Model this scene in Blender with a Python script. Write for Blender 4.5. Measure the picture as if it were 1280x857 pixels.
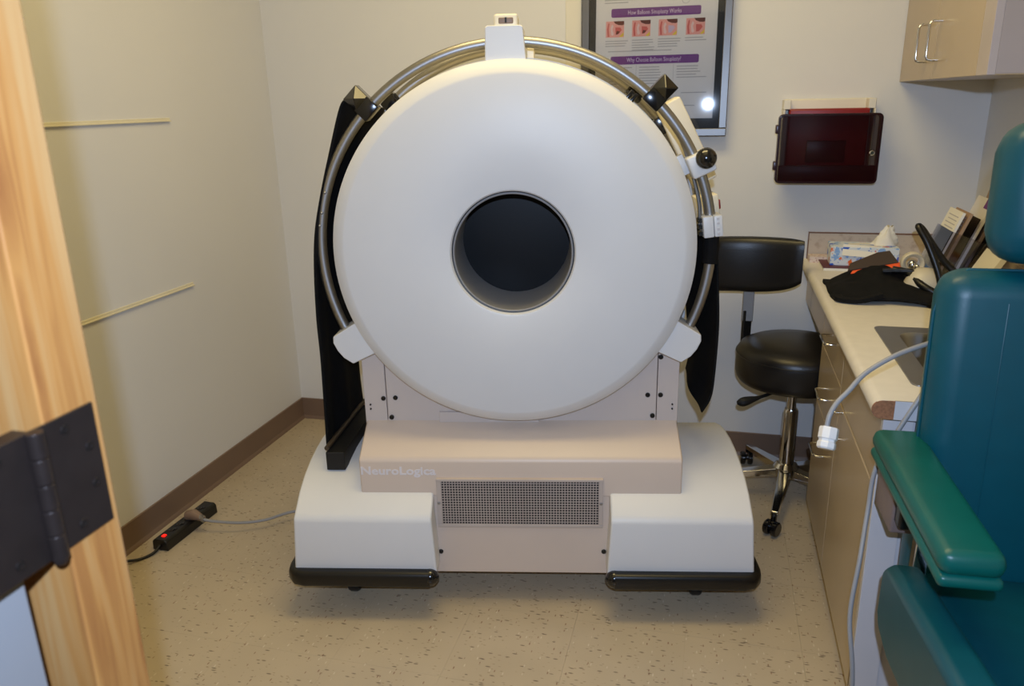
import bpy, bmesh, math, random
from mathutils import Vector, Matrix, noise
random.seed(7)
S = bpy.context.scene
COL = S.collection
for o in list(bpy.data.objects):
    bpy.data.objects.remove(o)
PI = math.pi

# ------------------------------------------------------------------ camera
FPX = 975.0
yaw, pitch, roll = (math.radians(a) for a in (-14.6, 17.25, 1.2))
fw = Vector((math.sin(yaw) * math.cos(pitch), math.cos(yaw) * math.cos(pitch), -math.sin(pitch)))
r0 = Vector((math.cos(yaw), -math.sin(yaw), 0))
d0 = fw.cross(r0)
rt = math.cos(roll) * r0 + math.sin(roll) * d0
dn = -math.sin(roll) * r0 + math.cos(roll) * d0
CAMP = Vector((0, 0, 1.42))
cd = bpy.data.cameras.new('camera')
cam = bpy.data.objects.new('camera', cd)
COL.objects.link(cam)
cam.matrix_world = Matrix(((rt.x, -dn.x, -fw.x, CAMP.x), (rt.y, -dn.y, -fw.y, CAMP.y), (rt.z, -dn.z, -fw.z, CAMP.z), (0, 0, 0, 1)))
cd.sensor_width = 36
cd.lens = FPX * 36 / 1280
cd.clip_start = 0.02
cd.dof.use_dof = True
cd.dof.focus_distance = 2.1
cd.dof.aperture_fstop = 6.0
S.camera = cam

# ------------------------------------------------------------------ world, lights, exposure
W = bpy.data.worlds.new('world')
S.world = W
W.use_nodes = True
W.node_tree.nodes['Background'].inputs[0].default_value = (1.0, 0.777, 0.345, 1)
W.node_tree.nodes['Background'].inputs[1].default_value = 0.04


def area(name, loc, size, sizey, watts, col, rot=(0, 0, 0)):
    l = bpy.data.lights.new(name, 'AREA')
    l.shape = 'RECTANGLE'
    l.size = size
    l.size_y = sizey
    l.energy = watts
    l.color = col
    o = bpy.data.objects.new(name, l)
    o.location = loc
    o.rotation_euler = rot
    COL.objects.link(o)
    return o


area('ceiling_lamp', (-0.45, 1.92, 2.72), 1.2, 0.6, 22.0, (1.0, 0.777, 0.345))
area('fill_lamp_door', (-0.3, 0.95, 2.72), 1.2, 0.6, 3.2, (1.0, 0.777, 0.345))  # weak fill added towards the doorway, not a known fixture
fl = bpy.data.lights.new('camera_flash', 'SPOT')
fl.energy = 98
fl.color = (0.54, 0.70, 1.0)
fl.spot_size = math.radians(136)
fl.spot_blend = 1.0
fl.shadow_soft_size = 0.013
flo = bpy.data.objects.new('camera_flash', fl)
COL.objects.link(flo)
flo.matrix_world = cam.matrix_world.copy()
flo.location = CAMP - dn * 0.11 - fw * 0.10
S.view_settings.view_transform = 'Standard'
S.view_settings.look = 'None'
S.view_settings.gamma = 1
S.view_settings.exposure = 0.0


# ------------------------------------------------------------------ materials
def lin(c):
    return tuple((x / 12.92 if x <= 0.04045 else ((x + 0.055) / 1.055) ** 2.4) for x in (v / 255 for v in c))


def mat(name, rgb, rough=0.5, metal=0.0, var=0.05, vscale=6.0, bump=0.0, bscale=200.0, coat=0.0, spec=0.5, emit=0.0, transmission=0.0, alpha=1.0):
    m = bpy.data.materials.new(name)
    m.use_nodes = True
    nt = m.node_tree
    b = nt.nodes['Principled BSDF']
    c = lin(rgb)
    b.inputs['Roughness'].default_value = rough
    b.inputs['Metallic'].default_value = metal
    b.inputs['Coat Weight'].default_value = coat
    b.inputs['Specular IOR Level'].default_value = spec
    b.inputs['Transmission Weight'].default_value = transmission
    b.inputs['Alpha'].default_value = alpha
    geo = nt.nodes.new('ShaderNodeNewGeometry')
    n = nt.nodes.new('ShaderNodeTexNoise')
    n.inputs['Scale'].default_value = vscale
    n.inputs['Detail'].default_value = 3
    nt.links.new(geo.outputs['Position'], n.inputs['Vector'])
    r = nt.nodes.new('ShaderNodeValToRGB')
    r.color_ramp.elements[0].position = 0.3
    r.color_ramp.elements[1].position = 0.7
    r.color_ramp.elements[0].color = tuple(x * (1 - var) for x in c) + (1,)
    r.color_ramp.elements[1].color = tuple(min(1, x * (1 + var)) for x in c) + (1,)
    nt.links.new(n.outputs['Fac'], r.inputs[0])
    nt.links.new(r.outputs[0], b.inputs['Base Color'])
    if bump:
        n2 = nt.nodes.new('ShaderNodeTexNoise')
        n2.inputs['Scale'].default_value = bscale
        nt.links.new(geo.outputs['Position'], n2.inputs['Vector'])
        bp = nt.nodes.new('ShaderNodeBump')
        bp.inputs['Strength'].default_value = bump
        bp.inputs['Distance'].default_value = 0.002
        nt.links.new(n2.outputs['Fac'], bp.inputs['Height'])
        nt.links.new(bp.outputs[0], b.inputs['Normal'])
    if emit:
        b.inputs['Emission Color'].default_value = c + (1,)
        b.inputs['Emission Strength'].default_value = emit
    return m


def floor_mat():
    m = mat('vinyl_tile', (190, 174, 148), 0.32, var=0.05, vscale=5)
    nt = m.node_tree
    b = nt.nodes['Principled BSDF']
    base = b.inputs['Base Color'].links[0].from_socket
    geo = nt.nodes.new('ShaderNodeNewGeometry')
    cur = base
    for (sx, sy, rot, scl, thr, col) in ((1, 3.4, 0.3, 19, 0.17, (78, 60, 48)), (3.0, 1, 0.2, 24, 0.17, (214, 203, 182)),
                                        (2.6, 1, 0.9, 27, 0.17, (124, 82, 60)), (1, 2.6, 1.4, 44, 0.22, (150, 130, 104)), (1, 3.0, 1.2, 22, 0.18, (90, 74, 60)), (1, 2.2, 0.6, 17, 0.09, (80, 64, 52))):
        mp = nt.nodes.new('ShaderNodeMapping')
        mp.inputs['Rotation'].default_value = (0, 0, rot)
        mp.inputs['Scale'].default_value = (sx, sy, 1)
        nt.links.new(geo.outputs['Position'], mp.inputs[0])
        v = nt.nodes.new('ShaderNodeTexVoronoi')
        v.inputs['Scale'].default_value = scl
        v.inputs['Randomness'].default_value = 1
        nt.links.new(mp.outputs[0], v.inputs['Vector'])
        lt = nt.nodes.new('ShaderNodeMapRange')
        lt.inputs['From Min'].default_value = thr
        lt.inputs['From Max'].default_value = thr * 0.55
        nt.links.new(v.outputs['Distance'], lt.inputs[0])
        # only some of the cells carry a fleck
        sp = nt.nodes.new('ShaderNodeSeparateColor')
        nt.links.new(v.outputs['Color'], sp.inputs[0])
        gt = nt.nodes.new('ShaderNodeMath')
        gt.operation = 'GREATER_THAN'
        gt.inputs[1].default_value = 0.4
        nt.links.new(sp.outputs[0], gt.inputs[0])
        mu = nt.nodes.new('ShaderNodeMath')
        mu.operation = 'MULTIPLY'
        nt.links.new(lt.outputs[0], mu.inputs[0])
        nt.links.new(gt.outputs[0], mu.inputs[1])
        m2 = nt.nodes.new('ShaderNodeMath')
        m2.operation = 'MULTIPLY'
        m2.inputs[1].default_value = 0.7
        nt.links.new(mu.outputs[0], m2.inputs[0])
        mx = nt.nodes.new('ShaderNodeMix')
        mx.data_type = 'RGBA'
        nt.links.new(m2.outputs[0], mx.inputs[0])
        nt.links.new(cur, mx.inputs[6])
        mx.inputs[7].default_value = lin(col) + (1,)
        cur = mx.outputs[2]
    nt.links.new(cur, b.inputs['Base Color'])
    return m


def wood_mat():
    m = mat('varnished_oak', (180, 125, 70), 0.35, coat=0.25, var=0.1)
    nt = m.node_tree
    b = nt.nodes['Principled BSDF']
    geo = nt.nodes.new('ShaderNodeNewGeometry')
    mp = nt.nodes.new('ShaderNodeMapping')
    mp.inputs['Scale'].default_value = (55, 45, 2.4)
    nt.links.new(geo.outputs['Position'], mp.inputs[0])
    n = nt.nodes.new('ShaderNodeTexNoise')
    n.inputs['Scale'].default_value = 1.0
    n.inputs['Detail'].default_value = 6
    n.inputs['Distortion'].default_value = 0.8
    nt.links.new(mp.outputs[0], n.inputs['Vector'])
    r = nt.nodes.new('ShaderNodeValToRGB')
    e = r.color_ramp.elements
    e[0].position, e[0].color = 0.32, lin((162, 104, 56)) + (1,)
    e[1].position, e[1].color = 0.66, lin((200, 154, 98)) + (1,)
    x = e.new(0.45)
    x.color = lin((192, 134, 72)) + (1,)
    nt.links.new(n.outputs['Fac'], r.inputs[0])
    nt.links.new(r.outputs[0], b.inputs['Base Color'])
    return m


def speckle_mat(name, base, dark, scale):
    m = mat(name, base, 0.4, var=0.04)
    nt = m.node_tree
    b = nt.nodes['Principled BSDF']
    cur = b.inputs['Base Color'].links[0].from_socket
    geo = nt.nodes.new('ShaderNodeNewGeometry')
    n = nt.nodes.new('ShaderNodeTexNoise')
    n.inputs['Scale'].default_value = scale
    n.inputs['Detail'].default_value = 5
    nt.links.new(geo.outputs['Position'], n.inputs['Vector'])
    r = nt.nodes.new('ShaderNodeMapRange')
    r.inputs['From Min'].default_value = 0.52
    r.inputs['From Max'].default_value = 0.72
    nt.links.new(n.outputs['Fac'], r.inputs[0])
    mx = nt.nodes.new('ShaderNodeMix')
    mx.data_type = 'RGBA'
    nt.links.new(r.outputs[0], mx.inputs[0])
    nt.links.new(cur, mx.inputs[6])
    mx.inputs[7].default_value = lin(dark) + (1,)
    nt.links.new(mx.outputs[2], b.inputs['Base Color'])
    return m


def floral_mat():
    m = mat('floral_print', (225, 232, 240), 0.45, var=0.03)
    nt = m.node_tree
    b = nt.nodes['Principled BSDF']
    cur = b.inputs['Base Color'].links[0].from_socket
    geo = nt.nodes.new('ShaderNodeNewGeometry')
    for (sc, off, thr, col) in ((30, 9.1, 0.40, (140, 180, 232)), (26, 0, 0.36, (48, 96, 205)), (23, 5.3, 0.27, (235, 110, 30))):
        mp = nt.nodes.new('ShaderNodeMapping')
        mp.inputs['Location'].default_value = (off, off, off)
        nt.links.new(geo.outputs['Position'], mp.inputs[0])
        nz = nt.nodes.new('ShaderNodeTexNoise')
        nz.inputs['Scale'].default_value = 120
        nt.links.new(mp.outputs[0], nz.inputs['Vector'])
        va = nt.nodes.new('ShaderNodeVectorMath')
        va.operation = 'SCALE'
        va.inputs['Scale'].default_value = 0.03
        nt.links.new(nz.outputs['Color'], va.inputs[0])
        ad = nt.nodes.new('ShaderNodeVectorMath')
        nt.links.new(mp.outputs[0], ad.inputs[0])
        nt.links.new(va.outputs[0], ad.inputs[1])
        v = nt.nodes.new('ShaderNodeTexVoronoi')
        v.inputs['Scale'].default_value = sc
        nt.links.new(ad.outputs[0], v.inputs['Vector'])
        lt = nt.nodes.new('ShaderNodeMapRange')
        lt.inputs['From Min'].default_value = thr
        lt.inputs['From Max'].default_value = thr * 0.8
        nt.links.new(v.outputs['Distance'], lt.inputs[0])
        mx = nt.nodes.new('ShaderNodeMix')
        mx.data_type = 'RGBA'
        nt.links.new(lt.outputs[0], mx.inputs[0])
        nt.links.new(cur, mx.inputs[6])
        mx.inputs[7].default_value = lin(col) + (1,)
        cur = mx.outputs[2]
    nt.links.new(cur, b.inputs['Base Color'])
    return m


M = dict(
    wall=mat('wall_paint', (222, 221, 219), 0.6, var=0.02, vscale=1.5, bump=0.12, bscale=350),
    ceil=mat('ceiling_tile', (225, 222, 212), 0.8, bump=0.2, bscale=120),
    floor=floor_mat(), joint=mat('tile_joint', (172, 156, 130), 0.7),
    vinyl=mat('brown_vinyl', (122, 100, 84), 0.45),
    wood=wood_mat(),
    bronze=mat('dark_bronze', (62, 52, 48), 0.38, metal=0.6, var=0.12, vscale=30),
    bronze2=mat('bronze_screw', (74, 66, 62), 0.3, metal=0.8),
    door=mat('grey_door_paint', (154, 153, 154), 0.45),
    white=mat('white_plastic', (226, 226, 226), 0.42, var=0.012, bump=0.05, bscale=500),
    cream=mat('cream_plastic', (228, 222, 206), 0.42, var=0.012),
    tan=mat('tan_paint', (219, 201, 185), 0.4, var=0.015, bump=0.08, bscale=600),
    tan2=mat('tan_paint_light', (210, 198, 190), 0.42, var=0.015),
    black=mat('black_rubber', (15, 15, 16), 0.36, var=0.1),
    blackp=mat('black_plastic', (18, 18, 20), 0.18, var=0.1, coat=0.3),
    blackm=mat('matt_black', (16, 16, 17), 0.6),
    cap=mat('bore_cover', (7, 9, 12), 0.45, var=0.2, vscale=12, spec=0.25),
    cloth=mat('black_cloth', (17, 17, 18), 0.85, var=0.2, vscale=40, bump=0.25, bscale=700, spec=0.2),
    leather=mat('black_vinyl', (24, 22, 21), 0.36, var=0.1, bump=0.15, bscale=300),
    steel=mat('brushed_steel', (164, 162, 160), 0.42, metal=1.0),
    chrome=mat('chrome', (222, 222, 222), 0.1, metal=1.0, var=0.01),
    teal=mat('teal_vinyl', (0, 78, 92), 0.4, var=0.05, vscale=18, bump=0.06, bscale=260, spec=0.45),
    tealg=mat('teal_vinyl_arm', (4, 92, 84), 0.36, var=0.05, vscale=18, bump=0.06, bscale=260, spec=0.45),
    laminate=mat('tan_laminate', (182, 163, 134), 0.28, var=0.03),
    greylam=mat('grey_laminate', (205, 202, 204), 0.4, var=0.02),
    counter=mat('counter_laminate', (224, 218, 207), 0.38, var=0.03, vscale=30),
    splash=speckle_mat('splash_laminate', (204, 190, 174), (180, 162, 146), 40),
    core=mat('particle_board', (150, 102, 70), 0.8, var=0.25, vscale=180),
    brownline=mat('brown_edge', (122, 88, 66), 0.6),
    redglass=mat('dark_red_acrylic', (40, 6, 10), 0.12, var=0.05, alpha=0.5),
    red=mat('red_plastic', (136, 26, 28), 0.35),
    darkred=mat('deep_red_plastic', (48, 14, 16), 0.3),
    led=mat('red_switch', (255, 30, 20), 0.3, emit=1.5),
    cord=mat('grey_cord', (150, 150, 152), 0.45), cordb=mat('black_cord', (20, 20, 20), 0.45),
    plugw=mat('white_plug', (232, 230, 226), 0.4), plugb=mat('clear_brown_plug', (140, 116, 98), 0.3),
    silver=mat('silver_frame', (112, 110, 108), 0.36, metal=0.85),
    paper=mat('poster_paper', (232, 228, 224), 0.5, var=0.01),
    paper2=mat('white_paper', (238, 234, 222), 0.6, var=0.01),
    purple=mat('purple_ink', (112, 38, 130), 0.5),
    ink=mat('grey_ink', (186, 182, 182), 0.6), inkw=mat('pale_ink', (228, 205, 232), 0.6),
    pink=mat('pink_ink', (238, 170, 160), 0.6), rose=mat('rose_ink', (214, 104, 98), 0.6), brown=mat('brown_ink', (104, 52, 40), 0.6),
    yellow=mat('yellow_ink', (236, 204, 70), 0.6), pale=mat('pale_pink_ink', (240, 208, 204), 0.6), lilac=mat('lilac_ink', (212, 190, 214), 0.6),
    logo=mat('logo_ink', (232, 225, 226), 0.5),
    glass=None, acrylic=None,
    floral=floral_mat(), orange=mat('orange_cloth', (240, 92, 40), 0.7), bagbrown=mat('dark_brown_cloth', (62, 50, 46), 0.7),
    ivory=mat('ivory_plastic', (206, 196, 172), 0.4), kraft=mat('tan_card', (170, 140, 112), 0.6), taupe=mat('taupe_card', (120, 104, 100), 0.5),
    liner=mat('liner_grey', (150, 150, 153), 0.45, var=0.02), grille=mat('grille_paint', (196, 182, 172), 0.45), gdark=mat('grille_back', (34, 28, 30), 0.7),
    strip=mat('cream_strip', (224, 216, 190), 0.5),
)


def clear(name, tint, rough, a):
    m = bpy.data.materials.new(name)
    m.use_nodes = True
    nt = m.node_tree
    out = nt.nodes['Material Output']
    tr = nt.nodes.new('ShaderNodeBsdfTransparent')
    tr.inputs[0].default_value = tint + (1,)
    gl = nt.nodes.new('ShaderNodeBsdfGlossy')
    gl.inputs['Roughness'].default_value = rough
    fr = nt.nodes.new('ShaderNodeFresnel')
    fr.inputs[0].default_value = 1.45
    mu = nt.nodes.new('ShaderNodeMath')
    mu.operation = 'MULTIPLY'
    mu.inputs[1].default_value = a
    nt.links.new(fr.outputs[0], mu.inputs[0])
    mx = nt.nodes.new('ShaderNodeMixShader')
    nt.links.new(mu.outputs[0], mx.inputs[0])
    nt.links.new(tr.outputs[0], mx.inputs[1])
    nt.links.new(gl.outputs[0], mx.inputs[2])
    nt.links.new(mx.outputs[0], out.inputs[0])
    return m


M['glass'] = clear('picture_glass', (0.98, 0.98, 0.98), 0.03, 1.0)
M['acrylic'] = clear('clear_acrylic', (0.86, 0.85, 0.87), 0.08, 1.6)


# ------------------------------------------------------------------ mesh helpers
def BM():
    return bmesh.new()


def box(bm, x0, x1, y0, y1, z0, z1, mt=None):
    vs = [Vector((x, y, z)) for z in (z0, z1) for y in (y0, y1) for x in (x0, x1)]
    if mt:
        vs = [mt @ v for v in vs]
    v = [bm.verts.new(p) for p in vs]
    for f in ((0, 2, 3, 1), (4, 5, 7, 6), (0, 1, 5, 4), (2, 6, 7, 3), (0, 4, 6, 2), (1, 3, 7, 5)):
        bm.faces.new([v[i] for i in f])
    return bm


def rbox(bm, x0, x1, y0, y1, z0, z1, r, seg=4, mt=None):
    t = bmesh.new()
    box(t, x0, x1, y0, y1, z0, z1)
    bmesh.ops.bevel(t, geom=t.edges[:], offset=r, segments=seg, profile=0.5, affect='EDGES')
    if mt:
        bmesh.ops.transform(t, matrix=mt, verts=t.verts)
    me = bpy.data.meshes.new('tmp')
    t.to_mesh(me)
    t.free()
    bm.from_mesh(me)
    bpy.data.meshes.remove(me)
    return bm


def prism(bm, pts, fn, a, b, fa=None):
    """closed 2-D outline pts pushed from a to b; fn(p, t) -> point"""
    A = [bm.verts.new(fn(p, a)) for p in pts]
    B = [bm.verts.new(fn(p, b)) for p in pts]
    n = len(pts)
    for i in range(n):
        bm.faces.new((A[i], A[(i + 1) % n], B[(i + 1) % n], B[i]))
    bm.faces.new(A[::-1])
    bm.faces.new(B)
    return bm


def tube(bm, pts, r, n=10, closed=False, caps=True, sec=None):
    pts = [Vector(p) for p in pts]
    rings = []
    N = len(pts)
    up = None
    for i, p in enumerate(pts):
        if closed:
            t = pts[(i + 1) % N] - pts[i - 1]
        else:
            t = pts[min(i + 1, N - 1)] - pts[max(i - 1, 0)]
        t.normalize()
        if up is None:
            up = Vector((0, 0, 1)) if abs(t.z) < 0.9 else Vector((1, 0, 0))
        s = t.cross(up).normalized()
        up = s.cross(t).normalized()
        ri = r[i] if isinstance(r, (list, tuple)) else r
        if sec:
            rings.append([bm.verts.new(p + s * a + up * b) for a, b in sec])
        else:
            rings.append([bm.verts.new(p + s * ri * math.cos(2 * PI * k / n) + up * ri * math.sin(2 * PI * k / n)) for k in range(n)])
    m = len(rings[0])
    for i in range(N if closed else N - 1):
        a, b = rings[i], rings[(i + 1) % N]
        for k in range(m):
            bm.faces.new((a[k], a[(k + 1) % m], b[(k + 1) % m], b[k]))
    if caps and not closed:
        bm.faces.new(rings[0][::-1])
        bm.faces.new(rings[-1])
    return bm


def smooth_path(pts, n=6):
    P = [Vector(p) for p in pts]
    P = [P[0] * 2 - P[1]] + P + [P[-1] * 2 - P[-2]]
    out = []
    for i in range(1, len(P) - 2):
        for k in range(n):
            t = k / n
            a, b, c, d = P[i - 1], P[i], P[i + 1], P[i + 2]
            out.append(0.5 * ((2 * b) + (-a + c) * t + (2 * a - 5 * b + 4 * c - d) * t * t + (-a + 3 * b - 3 * c + d) * t ** 3))
    out.append(P[-2])
    return out


def lathe(bm, prof, fn, n=48, close=False):
    """prof: list of (r, h); fn(x, y, h) -> point"""
    rings = []
    for r, h in prof:
        if r < 1e-6:
            rings.append([bm.verts.new(fn(0, 0, h))])
        else:
            rings.append([bm.verts.new(fn(r * math.cos(2 * PI * k / n), r * math.sin(2 * PI * k / n), h)) for k in range(n)])
    pairs = list(zip(rings, rings[1:])) + ([(rings[-1], rings[0])] if close else [])
    for a, b in pairs:
        if len(a) == 1 and len(b) == 1:
            continue
        for k in range(n):
            k2 = (k + 1) % n
            if len(a) == 1:
                bm.faces.new((a[0], b[k2], b[k]))
            elif len(b) == 1:
                bm.faces.new((a[k], a[k2], b[0]))
            else:
                bm.faces.new((a[k], a[k2], b[k2], b[k]))
    return bm


def zl(x, y, z=0):
    return lambda a, b, h: Vector((x + a, y + b, z + h))


def cyl(bm, x, y, z0, z1, r, n=20):
    return lathe(bm, [(0, z0), (r, z0), (r, z1), (0, z1)], zl(x, y), n)


def ball(bm, c, r, n=16, sz=1.0):
    pr = [(r * math.sin(PI * i / 10), -r * sz * math.cos(PI * i / 10)) for i in range(11)]
    pr[0] = (0, pr[0][1])
    pr[-1] = (0, pr[-1][1])
    return lathe(bm, pr, zl(*c), n)


def obj(name, bm, m, parent=None, smooth=30, bevel=0.0, seg=2, solid=0.0, kind=None):
    bmesh.ops.recalc_face_normals(bm, faces=bm.faces[:])
    me = bpy.data.meshes.new(name)
    bm.to_mesh(me)
    bm.free()
    me.materials.append(M[m] if isinstance(m, str) else m)
    if smooth:
        for p in me.polygons:
            p.use_smooth = True
        me.set_sharp_from_angle(angle=math.radians(smooth))
    o = bpy.data.objects.new(name, me)
    COL.objects.link(o)
    if parent:
        o.parent = parent
    if solid:
        s = o.modifiers.new('thick', 'SOLIDIFY')
        s.thickness = solid
        s.offset = 0
    if bevel:
        b = o.modifiers.new('bevel', 'BEVEL')
        b.width = bevel
        b.segments = seg
        b.limit_method = 'ANGLE'
        b.angle_limit = math.radians(40)
        b.harden_normals = True
    if kind:
        o['kind'] = kind
    return o


def tag(o, label, cat, group=None):
    o['label'] = label
    o['category'] = cat
    if group:
        o['group'] = group
    return o


def thing(name, label, cat, loc=(0, 0, 0), rz=0, group=None):
    o = bpy.data.objects.new(name, None)
    o.empty_display_size = 0.1
    COL.objects.link(o)
    o.location = loc
    o.rotation_euler = (0, 0, rz)
    return tag(o, label, cat, group)


def struct(o):
    o['kind'] = 'structure'
    return o


def text(name, s, size, m, parent, mt, width=None, ext=0.0006, bold=0.0):
    c = bpy.data.curves.new(name, 'FONT')
    c.body = s
    c.size = size
    c.extrude = ext
    c.resolution_u = 2
    c.offset = bold
    t = bpy.data.objects.new(name, c)
    COL.objects.link(t)
    dg = bpy.context.evaluated_depsgraph_get()
    me = bpy.data.meshes.new_from_object(t.evaluated_get(dg))
    bpy.data.objects.remove(t)
    me.materials.clear()
    me.materials.append(M[m])
    xs = [v.co.x for v in me.vertices]
    x0, x1 = min(xs), max(xs)
    sc = (width / (x1 - x0)) if width else 1.0
    for v in me.vertices:
        v.co = mt @ Vector(((v.co.x - x0) * sc, v.co.y, v.co.z))
    o = bpy.data.objects.new(name, me)
    COL.objects.link(o)
    o.parent = parent
    return o


def rrect(x0, x1, z0, z1, r, n=4):
    out = []
    for cx, cz, a0 in ((x1 - r, z1 - r, 0), (x0 + r, z1 - r, 90), (x0 + r, z0 + r, 180), (x1 - r, z0 + r, 270)):
        for k in range(n + 1):
            a = math.radians(a0 + 90 * k / n)
            out.append((cx + r * math.cos(a), cz + r * math.sin(a)))
    return out


# ================================================================== ROOM
XL, YB, XR, ZC = -1.84, 3.093, 0.894, 2.75
YF = 0.535                                                   # room side of the doorway wall
fb = BM()
box(fb, XL - 0.1, 1.8, -1.2, YB + 0.1, -0.05, -0.002)
floor = struct(obj('floor', fb, 'joint'))
floor['label'] = 'beige flecked vinyl tile floor'
TS = 0.3048
tme = None
for i in range(12):
    for j in range(-1, 9):
        x0 = XL + i * TS
        y0 = YB - (j + 1) * TS
        w = min(TS, 1.8 - x0)
        if w < TS - 1e-6:
            continue
        if tme is None:
            t = BM()
            box(t, 0.0002, TS - 0.0002, 0.0002, TS - 0.0002, -0.003, 0)
            to = obj('tile', t, 'floor', floor, smooth=0)
            tme = to.data
        else:
            to = bpy.data.objects.new('tile', tme)
            COL.objects.link(to)
            to.parent = floor
        to.location = (x0, y0, random.uniform(-0.0001, 0))
b = BM()
box(b, XL - 0.1, XL, -1.2, YB + 0.1, -0.05, ZC)
struct(obj('wall_left', b, 'wall'))
b = BM()
box(b, XL - 0.1, 1.8, YB, YB + 0.1, -0.05, ZC)
struct(obj('wall_back', b, 'wall'))
b = BM()
box(b, XR, XR + 0.1, 1.66, YB, -0.05, ZC)
box(b, XR + 0.1, 1.8, 1.66, 1.76, -0.05, ZC)
box(b, 1.7, 1.8, 0.4, 1.66, -0.05, ZC)
struct(obj('wall_right', b, 'wall'))
b = BM()
box(b, XL, -0.62, 0.49, YF - 0.01, 0, ZC)
box(b, 0.5, 1.7, 0.49, YF - 0.01, 0, ZC)
box(b, -0.62, 0.5, 0.49, YF - 0.01, 2.1, ZC)
struct(obj('wall_front', b, 'wall'))
b = BM()
box(b, XL - 0.1, 1.8, 0.4, YB + 0.1, ZC, ZC + 0.05)
struct(obj('ceiling', b, 'ceil'))


def bboard(name, fn, a, c):
    b = BM()
    prism(b, [(0, 0), (0.014, 0), (0.012, 0.006), (0.006, 0.014), (0.005, 0.098), (0.003, 0.1), (0, 0.1)], fn, a, c)
    return struct(obj(name, b, 'vinyl'))


bboard('baseboard_left', lambda p, t: Vector((XL + p[0], t, p[1])), YF, YB)
bboard('baseboard_back', lambda p, t: Vector((t, YB - p[0], p[1])), XL + 0.005, XR)
# thin pale vertical strip added on the wall beside the poster
b = BM()
box(b, -0.572, -0.512, YB - 0.008, YB, 0.1, ZC)
struct(obj('pale_strip', b, 'cream', bevel=0.003))

# door jamb, door leaf and hinge
b = BM()
box(b, -0.62, -0.521, 0.475, 0.535, 0, 2.1)
jamb = struct(obj('trim_1', b, 'wood', bevel=0.0025))
jamb['label'] = 'varnished oak door jamb at the left edge'
b = BM()
box(b, -1.43, -0.536, 0.396, 0.440, 0.01, 2.08)
door = struct(obj('door_1', b, 'door', bevel=0.002))
door['label'] = 'pale grey door swung fully open beside the oak jamb'
hz0, hz1 = 1.061, 1.176
KX, KY = -0.5150, 0.4595
b = BM()
# leaf on the jamb and leaf on the door edge, thin steel plates joined by the barrel
box(b, -0.521, -0.518, KY, 0.526, hz0, hz1)
hin = obj('hinge', b, 'bronze', door, bevel=0.0012)
hin['label'] = 'dark bronze butt hinge'
b = BM()
box(b, -0.536, -0.518, 0.398, KY, hz0, hz1)
obj('door_leaf', b, 'bronze', hin, bevel=0.0012)
for k in range(5):
    b = BM()
    z0 = hz0 + (hz1 - hz0) * k / 5
    cyl(b, KX, KY, z0 + 0.0004, z0 + (hz1 - hz0) / 5 - 0.0004, 0.0072, 20)
    obj('knuckle', b, 'bronze', hin, bevel=0.0008)
b = BM()
ball(b, (KX, KY, hz0 - 0.0005), 0.0062)
obj('pin', b, 'bronze', hin)
for (y, z) in ((0.492, 1.164), (0.514, 1.139), (0.514, 1.104), (0.492, 1.075), (0.425, 1.075), (0.425, 1.164), (0.412, 1.12)):
    b = BM()
    lathe(b, [(0.0015, 0.0004), (0.0018, 0.0012), (0.0042, 0.001), (0.0046, 0), (0.0046, -0.002)], lambda a, c, h, y=y, z=z: Vector((-0.518 + h, y + a, z + c)), 14)
    obj('screw', b, 'bronze2', hin)

# leftover channel strips on the left wall
for z, lab in ((1.381, 'cream channel strip on the left wall, the upper one'), (0.801, 'cream channel strip on the left wall, the lower one')):
    b = BM()
    prism(b, [(0, -0.006), (0.009, -0.006), (0.009, -0.003), (0.004, -0.002), (0.004, 0.005), (0, 0.006)], lambda p, t: Vector((XL + p[0], t, z + p[1])), 1.20, 2.425)
    tag(obj('wall_strip', b, 'strip'), lab, 'strip', 'channel strips on the left wall')

# ================================================================== CT SCANNER  (local: x right, y depth, z up)
TH = math.radians(11.5)
SC = thing('ct_scanner', 'large white and tan portable scanner with round gantry face and dark bore', 'scanner', (-0.481, 1.904, 0), TH)
CU, CW = -0.013, 1.028


def ring(a, c, h):
    return Vector((CU + a, h, CW + c))


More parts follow.
